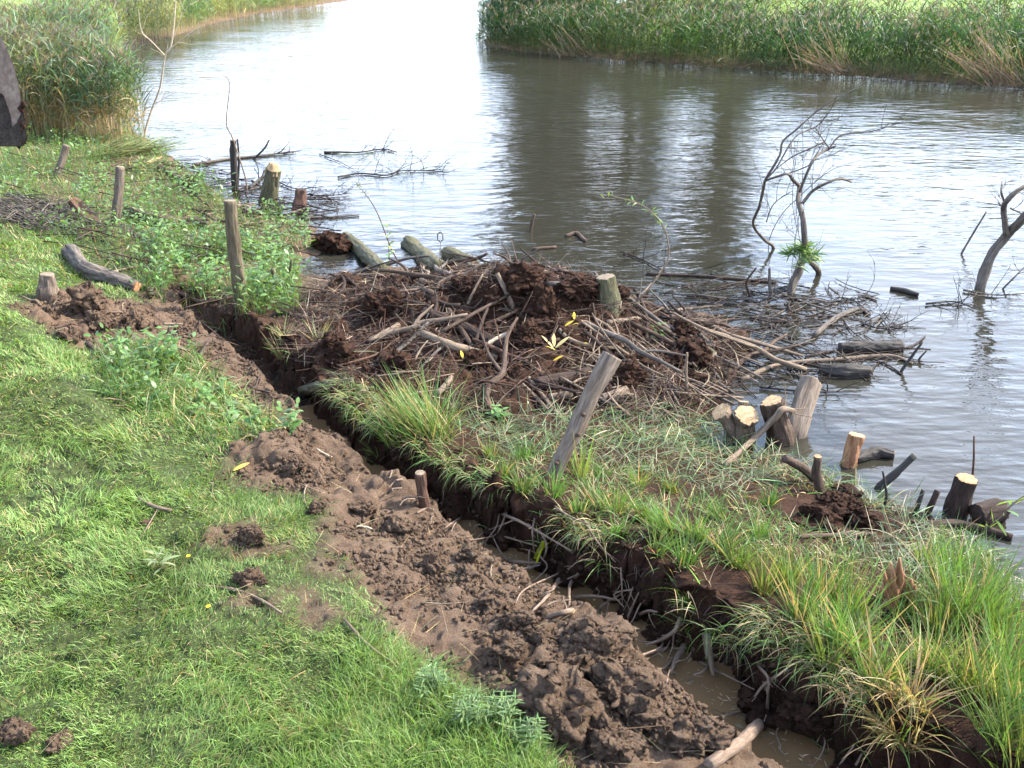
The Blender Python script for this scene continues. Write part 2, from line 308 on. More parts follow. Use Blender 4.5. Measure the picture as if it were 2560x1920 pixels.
def blades(base, yaw, tilt, L, W, bend, nseg=3, prof='grass', roll=None, col0=None, col1=None, mid=None):
    n = len(base); yaw, tilt, L, W, bend = [np.broadcast_to(np.asarray(q, float), (n,)) for q in (yaw, tilt, L, W, bend)]
    roll = rng.normal(0, .5, n) if roll is None else np.broadcast_to(roll, (n,))
    p = np.array(base, float); out = []; cy, sy = np.cos(yaw), np.sin(yaw)
    ts = np.arange(nseg+1)/nseg
    wp = {'grass': (1-ts**2.2)*.95+.05, 'leaf': np.sin(np.pi*np.clip(ts*.92+.06, 0, 1))**.8, 'stem': 1-.6*ts, 'willow': np.sin(np.pi*np.clip(ts*.9+.07, 0, 1))**.7}[prof]
    cols = []
    for i in range(nseg+1):
        a = tilt+bend*ts[i]
        if i:
            am = tilt+bend*(ts[i]-.5/nseg); st = L/nseg
            p = p+st[:, None]*np.stack([np.sin(am)*cy, np.sin(am)*sy, np.cos(am)], 1)
        nrm = np.stack([-np.cos(a)*cy, -np.cos(a)*sy, np.sin(a)], 1); per = np.stack([-sy, cy, np.zeros(n)], 1)
        s_ = (np.cos(roll)[:, None]*per+np.sin(roll)[:, None]*nrm)*(W*wp[i]*.5)[:, None]
        out += [p-s_, p+s_]
        if col0 is not None:
            c = col0*(1-ts[i])+col1*ts[i]; cols += [c, c]
    V = np.stack(out, 1); k = 2*(nseg+1); b = (np.arange(n)*k)[:, None]
    Q = np.concatenate([np.stack([b[:, 0]+2*i, b[:, 0]+2*i+1, b[:, 0]+2*i+3, b[:, 0]+2*i+2], 1) for i in range(nseg)])
    C = np.stack(cols, 1).reshape(-1, 3) if cols else None
    return V.reshape(-1, 3), Q, C
def jit(col, n, s=.25, hue=.12):
    c = np.asarray(col, float)[None]*np.exp(rng.normal(0, s, (n, 1)))*np.exp(rng.normal(0, hue, (n, 3))*np.array([1, .4, 1])); return c

# ------------------------------------------------------------ materials
def newmat(name):
    m = bpy.data.materials.new(name); m.use_nodes = True; t = m.node_tree; t.nodes.clear()
    o = t.nodes.new('ShaderNodeOutputMaterial'); b = t.nodes.new('ShaderNodeBsdfPrincipled'); t.links.new(b.outputs[0], o.inputs[0]); return m, t, b, o
def noise(t, sc, det=4, rough=.6, vec=None, stretch=None):
    n = t.nodes.new('ShaderNodeTexNoise'); n.inputs['Scale'].default_value = sc; n.inputs['Detail'].default_value = det; n.inputs['Roughness'].default_value = rough
    if vec is None: c = t.nodes.new('ShaderNodeTexCoord'); vec = c.outputs['Object']
    if stretch:
        mp = t.nodes.new('ShaderNodeMapping'); mp.inputs['Scale'].default_value = stretch; t.links.new(vec, mp.inputs[0]); vec = mp.outputs[0]
    t.links.new(vec, n.inputs['Vector']); return n
def ramp(t, src, stops):
    r = t.nodes.new('ShaderNodeValToRGB'); e = r.color_ramp.elements
    while len(e) > len(stops): e.remove(e[-1])
    while len(e) < len(stops): e.new(.5)
    for q, (p, c) in zip(e, stops): q.position = p; q.color = (*c, 1)
    t.links.new(src, r.inputs[0]); return r
def bump(t, b, src, st, dist):
    n = t.nodes.new('ShaderNodeBump'); n.inputs['Strength'].default_value = st; n.inputs['Distance'].default_value = dist; t.links.new(src, n.inputs['Height']); t.links.new(n.outputs[0], b.inputs['Normal']); return n
def wood(name, c0, c1, c2, sc=14, rough=.85, bs=.9, bd=.02, spec=.2):
    m, t, b, o = newmat(name); at_ = t.nodes.new('ShaderNodeAttribute'); at_.attribute_name = 'grain'; n1 = noise(t, sc*2.2, 6, .7, at_.outputs['Vector']); n2 = noise(t, sc*9, 4, .65, at_.outputs['Vector'])
    mx_ = t.nodes.new('ShaderNodeMath'); mx_.operation = 'MULTIPLY_ADD'; t.links.new(n2.outputs[0], mx_.inputs[0]); mx_.inputs[1].default_value = .4; 
    sub = t.nodes.new('ShaderNodeMath'); sub.operation = 'MULTIPLY'; t.links.new(n1.outputs[0], sub.inputs[0]); sub.inputs[1].default_value = .6; t.links.new(sub.outputs[0], mx_.inputs[2])
    r = ramp(t, mx_.outputs[0], [(.33, c0), (.5, c1), (.68, c2)]); t.links.new(r.outputs[0], b.inputs['Base Color'])
    b.inputs['Roughness'].default_value = rough; b.inputs['Specular IOR Level'].default_value = spec; bump(t, b, mx_.outputs[0], bs, bd); return m
M = {}
M['bark_grey'] = wood('grey_bark', (.022, .018, .014), (.08, .066, .054), (.17, .145, .12))
M['bark_brown'] = wood('brown_bark', (.015, .009, .006), (.05, .032, .022), (.115, .08, .058))
M['bark_mud'] = wood('muddy_bark', (.010, .006, .004), (.026, .016, .012), (.06, .04, .03))
M['bark_black'] = wood('wet_black_bark', (.006, .005, .004), (.018, .014, .011), (.05, .042, .035), rough=.75, spec=.35)
M['bark_moss'] = wood('mossy_bark', (.02, .019, .009), (.06, .056, .03), (.13, .12, .075))
M['stick_tan'] = wood('tan_stick', (.05, .034, .022), (.13, .095, .066), (.25, .19, .135), sc=20)
M['stick_pale'] = wood('pale_stick', (.2, .15, .1), (.36, .29, .21), (.52, .43, .32), sc=20)
M['stick_red'] = wood('reddish_stick', (.03, .014, .009), (.075, .04, .027), (.14, .085, .06), sc=20)
M['post'] = wood('weathered_post_wood', (.035, .025, .018), (.105, .08, .06), (.2, .16, .125), sc=9)
M['post_moss'] = wood('mossy_post_wood', (.025, .02, .011), (.075, .06, .036), (.14, .115, .075), sc=9)
M['wood_cut'] = wood('fresh_cut_wood', (.3, .19, .1), (.5, .36, .21), (.62, .48, .3), sc=30, bs=.3, bd=.004)
M['wood_orange'] = wood('orange_cut_wood', (.06, .024, .011), (.21, .10, .05), (.38, .23, .12), sc=14, bs=.8, bd=.015)
M['wood_old'] = wood('old_end_grain', (.12, .085, .055), (.24, .18, .12), (.36, .28, .2), sc=25, bs=.4, bd=.005)
M['root'] = wood('pale_root', (.06, .04, .027), (.15, .105, .075), (.26, .195, .145), sc=22)
def cutwood(name, c0, c1, c2):
    m, t, b, o = newmat(name); at_ = t.nodes.new('ShaderNodeAttribute'); at_.attribute_name = 'grain'; wv_ = t.nodes.new('ShaderNodeTexWave'); wv_.wave_type = 'RINGS'; wv_.rings_direction = 'SPHERICAL'; wv_.inputs['Scale'].default_value = 26; wv_.inputs['Distortion'].default_value = 5; wv_.inputs['Detail'].default_value = 3; wv_.inputs['Detail Scale'].default_value = 2
    t.links.new(at_.outputs['Vector'], wv_.inputs['Vector']); n1 = noise(t, 22, 5, .7, at_.outputs['Vector']); ma = t.nodes.new('ShaderNodeMath'); ma.operation = 'MULTIPLY_ADD'; t.links.new(wv_.outputs['Fac'], ma.inputs[0]); ma.inputs[1].default_value = .3; t.links.new(n1.outputs[0], ma.inputs[2])
    r = ramp(t, ma.outputs[0], [(.35, c0), (.62, c1), (.9, c2)]); t.links.new(r.outputs[0], b.inputs['Base Color']); b.inputs['Roughness'].default_value = .8; b.inputs['Specular IOR Level'].default_value = .2; bump(t, b, ma.outputs[0], .6, .006); return m
M['wood_cut'] = cutwood('fresh_cut_wood', (.08, .046, .022), (.26, .17, .09), (.4, .28, .155)); M['wood_old'] = cutwood('old_end_grain', (.045, .032, .021), (.13, .098, .066), (.22, .17, .12)); M['orange_end'] = cutwood('orange_end_wood', (.09, .035, .015), (.28, .14, .065), (.42, .25, .13))
def veg(name, trans=.35, rough=.5, spec=.35):
    m, t, b, o = newmat(name); a = t.nodes.new('ShaderNodeAttribute'); a.attribute_name = 'tint'
    t.links.new(a.outputs['Color'], b.inputs['Base Color']); b.inputs['Roughness'].default_value = rough; b.inputs['Specular IOR Level'].default_value = spec
    tr = t.nodes.new('ShaderNodeBsdfTranslucent'); mc = t.nodes.new('ShaderNodeMix'); mc.data_type = 'RGBA'; mc.blend_type = 'MULTIPLY'; mc.inputs[0].default_value = 1
    t.links.new(a.outputs['Color'], mc.inputs[6]); mc.inputs[7].default_value = (1.5, 1.45, .8, 1); t.links.new(mc.outputs[2], tr.inputs[0])
    ms = t.nodes.new('ShaderNodeMixShader'); ms.inputs[0].default_value = trans; t.links.new(b.outputs[0], ms.inputs[1]); t.links.new(tr.outputs[0], ms.inputs[2]); t.links.new(ms.outputs[0], o.inputs[0]); return m
M['veg'] = veg('blade_green'); M['leaf'] = veg('leaf_green', .4, .45, .4); M['dry'] = veg('dry_straw', .2, .75, .15); M['twig'] = veg('twig_litter', 0, .8, .2)
# soil lumps
def soilmat(name, c0, c1, c2):
    m, t, b, o = newmat(name); g = t.nodes.new('ShaderNodeNewGeometry'); n = noise(t, 9, 8, .7, g.outputs['Position']); n2 = noise(t, 85, 6, .75, g.outputs['Position'])
    ma = t.nodes.new('ShaderNodeMath'); ma.operation = 'ADD'; t.links.new(n.outputs[0], ma.inputs[0]); t.links.new(n2.outputs[0], ma.inputs[1])
    r = ramp(t, ma.outputs[0], [(.36, c0), (.5, c1), (.64, c2)]); 
    hf = t.nodes.new('ShaderNodeMath'); hf.operation = 'MULTIPLY'; hf.inputs[1].default_value = .5; t.links.new(ma.outputs[0], hf.inputs[0]); t.links.new(hf.outputs[0], r.inputs[0])
    t.links.new(r.outputs[0], b.inputs['Base Color']); b.inputs['Roughness'].default_value = .92; b.inputs['Specular IOR Level'].default_value = .15; bump(t, b, ma.outputs[0], 1, .03); return m
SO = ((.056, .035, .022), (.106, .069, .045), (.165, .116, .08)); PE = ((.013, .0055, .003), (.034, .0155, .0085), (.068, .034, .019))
M['soil'] = soilmat('dug_soil', *SO); M['peat'] = soilmat('dark_peat', *PE)
def groundmat():
    m, t, b, o = newmat('ground_earth_and_turf'); g = t.nodes.new('ShaderNodeNewGeometry'); pos = g.outputs['Position']
    n = noise(t, 9, 8, .7, pos); n2 = noise(t, 85, 6, .75, pos); ma = t.nodes.new('ShaderNodeMath'); ma.operation = 'ADD'; t.links.new(n.outputs[0], ma.inputs[0]); t.links.new(n2.outputs[0], ma.inputs[1])
    hf = t.nodes.new('ShaderNodeMath'); hf.operation = 'MULTIPLY'; hf.inputs[1].default_value = .5; t.links.new(ma.outputs[0], hf.inputs[0])
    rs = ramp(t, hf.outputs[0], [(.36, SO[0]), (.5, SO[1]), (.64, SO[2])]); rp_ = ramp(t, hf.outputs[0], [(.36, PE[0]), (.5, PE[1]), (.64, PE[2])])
    ng = noise(t, 25, 6, .7, pos); ng2 = noise(t, .25, 4, .6, pos)
    rg = ramp(t, ng.outputs[0], [(.35, (.022, .026, .011)), (.5, (.042, .058, .018)), (.66, (.085, .10, .036))])
    rf = ramp(t, ng2.outputs[0], [(.3, (.10, .17, .04)), (.7, (.17, .225, .06))])
    def at(n_): a = t.nodes.new('ShaderNodeAttribute'); a.attribute_name = n_; return a.outputs['Fac']
    def mixc(f, a, b_): q = t.nodes.new('ShaderNodeMix'); q.data_type = 'RGBA'; t.links.new(f, q.inputs[0]); t.links.new(a, q.inputs[6]); t.links.new(b_, q.inputs[7]); return q.outputs[2]
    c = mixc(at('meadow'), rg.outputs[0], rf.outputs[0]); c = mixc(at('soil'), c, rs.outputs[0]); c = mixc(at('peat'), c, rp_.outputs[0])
    t.links.new(c, b.inputs['Base Color']); b.inputs['Roughness'].default_value = .92; b.inputs['Specular IOR Level'].default_value = .15; bump(t, b, ma.outputs[0], 1, .025); return m
M['ground'] = groundmat()
def watermat(name, col, wave=True):
    m, t, b, o = newmat(name); b.inputs['Base Color'].default_value = (*col, 1); b.inputs['Roughness'].default_value = .03; b.inputs['IOR'].default_value = 1.333; b.inputs['Specular IOR Level'].default_value = .5
    g = t.nodes.new('ShaderNodeNewGeometry'); pos = g.outputs['Position']
    def mp(rot, sc):
        q = t.nodes.new('ShaderNodeMapping'); q.inputs['Rotation'].default_value = (0, 0, rot); q.inputs['Scale'].default_value = sc; t.links.new(pos, q.inputs[0]); return q.outputs[0]
    if wave:
        a = noise(t, 3.0, 2, .5, mp(R(-14), (.55, 1.35, 1))); d = noise(t, 7.5, 3, .6, mp(R(10), (.6, 1.4, 1))); c = noise(t, .5, 2, .5, mp(0, (.7, 1, 1)))
        amp = ramp(t, c.outputs[0], [(.36, (.4,)*3), (.62, (1,)*3)])
        s1 = t.nodes.new('ShaderNodeMath'); s1.operation = 'MULTIPLY_ADD'; t.links.new(d.outputs[0], s1.inputs[0]); s1.inputs[1].default_value = .2; t.links.new(a.outputs[0], s1.inputs[2])
        s2 = t.nodes.new('ShaderNodeMath'); s2.operation = 'MULTIPLY'; t.links.new(s1.outputs[0], s2.inputs[0]); t.links.new(amp.outputs[0], s2.inputs[1])
        bump(t, b, s2.outputs[0], 1, .04)
    else:
        a = noise(t, 5, 2, .5, pos); bump(t, b, a.outputs[0], .5, .004)
    return m
M['water'] = watermat('river_water', (.02, .019, .014)); M['mudwater'] = watermat('muddy_water', (.125, .078, .038), False)

# ------------------------------------------------------------ ground + water
ny, nx = XX.shape; ii, jj = np.meshgrid(np.arange(ny-1), np.arange(nx-1), indexing='ij'); b0 = ii*nx+jj
QG = np.stack([b0, b0+1, b0+nx+1, b0+nx], -1).reshape(-1, 4)
ISL = sst(-.1, .15, SDm)*sst(19, 15, YY); LOWM = sst(.35, .05, HH)
soil_a = np.clip(np.maximum(np.maximum(SOILm, FACEm), np.maximum(ISL*.9, LOWM)), 0, 1); peat_shade = np.clip(np.maximum(PEATm, sst(-.1, .05, SDm)*sst(12, 9, YY)), 0, 1)  # peat on mound and strip; its dark tone also carries the trench-wall shade
mead = np.clip(sst(17, 26, YY), 0, 1)
ov = LIPm*sst(.2, .38, HH)*(.07+.09*fbm(XX, YY, .35, 3, 141)); ov = np.clip(ov, 0, .17)
dsp = (sst(-1.4, -1.0, SDm)*sst(.75, .5, SDm)*sst(12, 9, YY)+np.maximum(SOILm, PEATm)*sst(12.5, 11, YY)).clip(0, 1); wal = sst(.06, .14, SDm)*sst(.5, .34, SDm)*sst(12, 10, YY)
P3 = np.stack([XX, YY, HH], -1).reshape(-1, 3); sel_ = (dsp.ravel() > .01); D3 = np.zeros_like(P3)
for f_, a_ in ((7, .024), (19, .015)): D3[sel_] += a_*np.stack([vn3(P3[sel_]*f_+k_*9.1)*2-1 for k_ in range(3)], 1)*(dsp.ravel()[sel_]+1.2*wal.ravel()[sel_])[:, None]
ground = mk('ground', np.stack([XX-.78*ov, YY-.62*ov, HH], -1).reshape(-1, 3)+D3, QG, M['ground'], kind='structure', attrs={'soil': soil_a, 'peat': peat_shade, 'meadow': mead}, origin=np.zeros(3))
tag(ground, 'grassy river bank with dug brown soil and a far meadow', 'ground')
wv = np.array([[-200, 1.0, 0], [200, 1.0, 0], [200, 400, 0], [-200, 400, 0]], float)
tag(mk('river_water', wv, np.array([[0, 1, 2, 3]]), M['water'], kind='structure', origin=np.zeros(3)), 'rippled river water reflecting white sky', 'water')
tp = TRW[:13]; off = []
for i in range(len(tp)):
    d = tp[min(i+1, len(tp)-1)]-tp[max(i-1, 0)]; d /= np.linalg.norm(d); off.append([d[1], -d[0]])
off = np.array(off); off[0:1] = off[1:2]
tp = np.vstack([tp[0]-(tp[1]-tp[0])*3, tp]); off = np.vstack([off[0], off])
tv = np.vstack([np.c_[tp+off*.5, np.full(len(tp), .02)], np.c_[tp-off*.5, np.full(len(tp), .02)]]); k = np.arange(len(tp)-1)
tag(mk('trench_water', tv, np.stack([k, k+1, k+1+len(tp), k+len(tp)], 1), M['mudwater'], kind='structure', origin=np.zeros(3)), 'muddy brown water standing in the dug trench', 'water')

# ------------------------------------------------------------ builders for wood
def nside(Q): return int(Q[0][3]-Q[0][0])
def log_from(pts, r, mat, name, label, cat, group=None, n=14, sub=5, rough=.18, cuts=(), cutmat='wood_cut', rs=.5):
    if n >= 14: sub = sub*3
    V, Q, T = tube(pts, r, n, sub, rough, rs=rs); n = nside(Q); m = (len(V)-2)//n
    o = mk(name, V, [Q, T], M[mat], label=label, cat=cat, group=group)
    for e in cuts:
        CV, CQ, CTt = disc_cap(V, n, m, e); mk('cut_face', CV, [CQ, CTt], M['orange_end' if cutmat == 'wood_orange' else cutmat], o, smooth=False, grain=CV-CV.mean(0))
    return o
def lie(pxs, r, lift=None, wob=0):
    l = r*.7 if lift is None else lift
    return np.array([G(a, b, l) for a, b in pxs])
def up(base, pxs, dys, sink=.15):
    b = G(*base); pts = [b-[0, 0, sink], b]
    for (a, c), dyy in zip(pxs, dys): pts.append(VY(a, c, b[1]+dyy))
    return np.array(pts)
def twigs_on(mb, pts, n, L, r, gen=1, spread=.9, upb=.3, t0=.2, seg=5):
    pts = catmull(pts, 6)
    for _ in range(n):
        k = int((t0+(1-t0)*rng.random())*(len(pts)-2)); b = pts[k]; d = pts[k+1]-pts[k]; d /= np.linalg.norm(d)+1e-9
        v = d+rng.normal(0, spread, 3)+[0, 0, upb]; v /= np.linalg.norm(v); l = L*(.4+rng.random()); q = [b]; 
        for s in range(seg-1): v = v+rng.normal(0, .22, 3)+[0, 0, .05]; v /= np.linalg.norm(v); q.append(q[-1]+v*l/(seg-1))
        q = np.array(q); V, Q, T = tube(q, np.linspace(r, r*.35, 4), 5, 2); mb.add(V, Q, T)
        if gen > 1: twigs_on(mb, q, 3, L*.5, r*.55, gen-1, spread, upb, .3, 4)

# fence posts: post > end_grain
def post(base, top, dy, r, mat, label, n=14, rough=.1, group='old fence posts along the bank'):
    p = up(base, [((base[0]+top[0])/2+rng.normal(0, 1), (base[1]+top[1])/2), top], [dy*.5, dy], .25)
    o = log_from(p, [r*1.08, r*1.05, r, r*.96], mat, 'fence_post', label, 'post', group, n, 5, rough, (), rs=.25)
    V, Q, T = tube(p, [r*1.08, r*1.05, r, r*.96], n, 5, .0); m = (len(V)-2)//n
    CV, CQ, C3 = disc_cap(V, n, m, 1, .006, .86); mk('end_grain', CV, [CQ, C3], M['wood_old'], o, smooth=False, grain=CV-CV.mean(0)); return o
post((250, 490), (260, 361), .05, .062, 'post', 'upright brown round post standing in the green weeds', rough=.07)
post((522, 655), (497, 434), .05, .068, 'post_moss', 'tall greyish round post leaning towards the weeds beside snapped green stems')
post((508, 412), (504, 303), .0, .055, 'bark_black', 'dark split post standing at the water edge with a thin twig beside it', rough=.2)
post((122, 385), (143, 314), .12, .062, 'post', 'short tilted post in grass below the reeds')
ap = up((1196, 1030), [(1240, 935), (1278, 850), (1322, 768)], [.08, .17, .28], .3)
bigp = log_from(ap, [.05, .056, .062, .067, .075], 'post', 'fence_post', 'long weathered grey post leaning out of the sedge over the debris mound', 'post', 'old fence posts along the bank', 18, 8, .16, (1,), 'wood_old', rs=.22)
for t_, a_ in ((.35, 0), (.62, 1), (.5, 2)):
    q = catmull(ap, 8); c = q[int(t_*len(q))]; d = np.array([-.03+.03*a_, -.075, .02])
    V, Q, T = tube(np.array([c+d*.6, c+d*1.15]), [.022, .012], 7, 2, .2); mk('knot', V, [Q, T], M['bark_brown'], bigp)
post((918, 1098), (907, 1022), -.03, .038, 'stick_red', 'short reddish stake in the trench wall', group=None)

# stumps: bark > cut_face
def stump(base, top, dy, r0, r1, mat, label, cut='wood_cut', group='cut tree stumps at the water edge', rough=.16, name='tree_stump', flare=1.35):
    p = up(base, [((base[0]+top[0])/2, (base[1]+top[1])/2), top], [dy*.5, dy], .2)
    return log_from(p, [r0*flare, r0*1.1, (r0+r1)/2, r1], mat, name, label, 'stump', group, 18, 6, rough, (1,), cut)
s = stump((578, 436), (590, 366), -.02, .13, .12, 'bark_moss', 'thick mossy stump with a pale slanted top beside the dark split post')
b_ = np.array(s.location)+[.0, 0, 0]; pt = VY(592, 352, G(578, 436)[1])
V, Q, T = tube(np.array([VY(588, 378, G(578, 436)[1]), VY(590, 366, G(578, 436)[1]), pt]), [.128, .122, .075], 16, 4, .08); mk('sawn_top', V, [Q, T], M['wood_cut'], s)
stump((648, 448), (650, 409), .02, .12, .09, 'stick_red', 'low dark reddish stump standing in shallow water by the mossy stump', 'bark_mud', rough=.35)
e = empty('tree_stump', G(1600, 948), 'three stemmed stump with pale hollow cut tops at the water edge', 'stump', 'cut tree stumps at the water edge')
for top, r0, r1, dyy in (((1556, 889), .06, .088, -.04), ((1612, 896), .085, .108, -.10), ((1606, 868), .035, .045, .08)):
    p = np.array([G(1600, 950)+[(top[0]-1600)*.0012, 0, -.15], G(1600, 948)+[(top[0]-1600)*.0014, dyy*.3, .03], VY((1600+top[0]*2)/3, (948+top[1]*2)/3, G(1600, 948)[1]+dyy*.6), VY(top[0], top[1], G(1600, 948)[1]+dyy)])
    V, Q, T = tube(p, [r0*1.4, r0*1.15, r0, r1], 16, 14, .12); n_ = nside(Q); m = (len(V)-2)//n_; st = mk('stem', V, [Q, T], M['stick_tan'], e)
    CV, CQ, C3 = disc_cap(V, n_, m, 1, .004, .96); mk('cut_face', CV, [CQ, C3], M['wood_cut'], st, smooth=False, grain=CV-CV.mean(0))
stump((1690, 952), (1666, 866), .0, .112, .094, 'bark_brown', 'straight sided brown stump with a thin bent branch resting across it', flare=1.2)
lw = up((1716, 938), [(1732, 880), (1752, 824)], [.16, .34], .2)
log_from(lw, [.1, .1, .097, .094], 'post', 'leaning_log', 'weathered grey log leaning out of the water behind the straight stump', 'log', None, 16, 6, .2, (1,), 'wood_old', rs=.25)
stump((1836, 1004), (1850, 940), .03, .06, .062, 'wood_orange', 'torn orange wood stump beside a black broken log', rough=.3)
stump((2064, 1102), (2088, 1034), -.02, .085, .078, 'bark_mud', 'dark barked stump with an orange cut top and a thin upright twig behind it', 'wood_orange')
stump((1316, 655), (1308, 598), .0, .11, .095, 'bark_moss', 'short mossy stump at the far edge of the debris mound', 'wood_old')
stump((104, 634), (102, 592), .02, .1, .08, 'post', 'small fibrous stump standing above the heap of dug soil', 'wood_old', rough=.3)
stump((207, 492), (154, 432), .04, .1, .07, 'stick_red', 'leaning broken stump with reddish wood beside the brushwood', 'wood_orange', rough=.35)
def snag(base, pxs, dys, r, mat, label, cuts=(), cutmat='wood_cut', group='dark snags standing in the shallows', name='snag', cat='snag'):
    return log_from(up(base, pxs, dys, .1), np.linspace(r*1.1, r*.7, len(pxs)+2), mat, name, label, cat, group, 9, 5, .22, cuts, cutmat)
sn = snag((1772, 1065), [(1764, 1020), (1766, 986)], [.02, .02], .042, 'bark_brown', 'forked brown stump sprouting from the sedge', (1,), 'wood_orange', None)
V, Q, T = tube(up((1768, 1050), [(1735, 1012), (1693, 990)], [0, -.02]), [.036, .036, .034, .03], 9, 5, .2); mk('side_stem', V, [Q, T], M['bark_brown'], sn)
snag((1898, 1056), [(1935, 1022), (1976, 984)], [.02, .05], .034, 'bark_black', 'thick black branch stub slanting over the water')
snag((1976, 1112), [(1985, 1085), (1994, 1058)], [.0, .02], .022, 'bark_black', 'thin forked black snag left of the orange topped stump')
snag((2000, 1118), [(2012, 1090), (2026, 1060)], [.0, .02], .03, 'bark_mud', 'stubby dark snag next to the orange topped stump')
snag((1908, 1098), [(1915, 1070), (1907, 1018)], [.0, .02], .012, 'bark_black', 'spindly upright black twig below the thick branch stub')
snag((2098, 1050), [(2103, 1000), (2104, 942)], [.0, .0], .01, 'stick_red', 'straight thin upright twig behind the orange topped stump')
snag((513, 408), [(516, 350), (513, 300)], [0, 0], .022, 'bark_black', 'thin dark snag standing against the split post')
snag((1146, 500), [(1149, 480), (1155, 462)], [0, .02], .03, 'bark_brown', 'short brown stub poking out of the open water')
snag((1620, 640), [(1612, 610), (1634, 578)], [0, .05], .016, 'bark_mud', 'thin bent stick upright in the flooded twigs')
snag((1664, 640), [(1662, 605), (1662, 580)], [0, 0], .022, 'bark_grey', 'grey upright stub left of the dead willow')
snag((2077, 548), [(2105, 500), (2131, 457)], [.05, .1], .016, 'bark_grey', 'straight slanting stick in the water beside the bare grey tree')
snag((1946, 804), [(1968, 772), (1993, 738)], [.02, .05], .018, 'bark_black', 'black stick slanting up beside the floating black log')
snag((1985, 778), [(1990, 770), (2002, 757)], [0, .02], .012, 'bark_black', 'very short black stick end in open water')
snag((1484, 852), [(1482, 800), (1484, 762)], [0, 0], .016, 'stick_tan', 'thin tan stick upright under the pale cut log')
snag((1106, 660), [(1090, 625), (1074, 590)], [0, .05], .03, 'stick_tan', 'pale split stake upright on top of the debris mound', group=None)
snag((598, 640), [(595, 610), (588, 580)], [0, 0], .03, 'bark_moss', 'snapped green stem beside the tall leaning post', group='snapped green stems by the post')
snag((616, 642), [(622, 605), (630, 560)], [0, .0], .02, 'bark_moss', 'slimmer snapped green stem right of the tall leaning post', group='snapped green stems by the post')

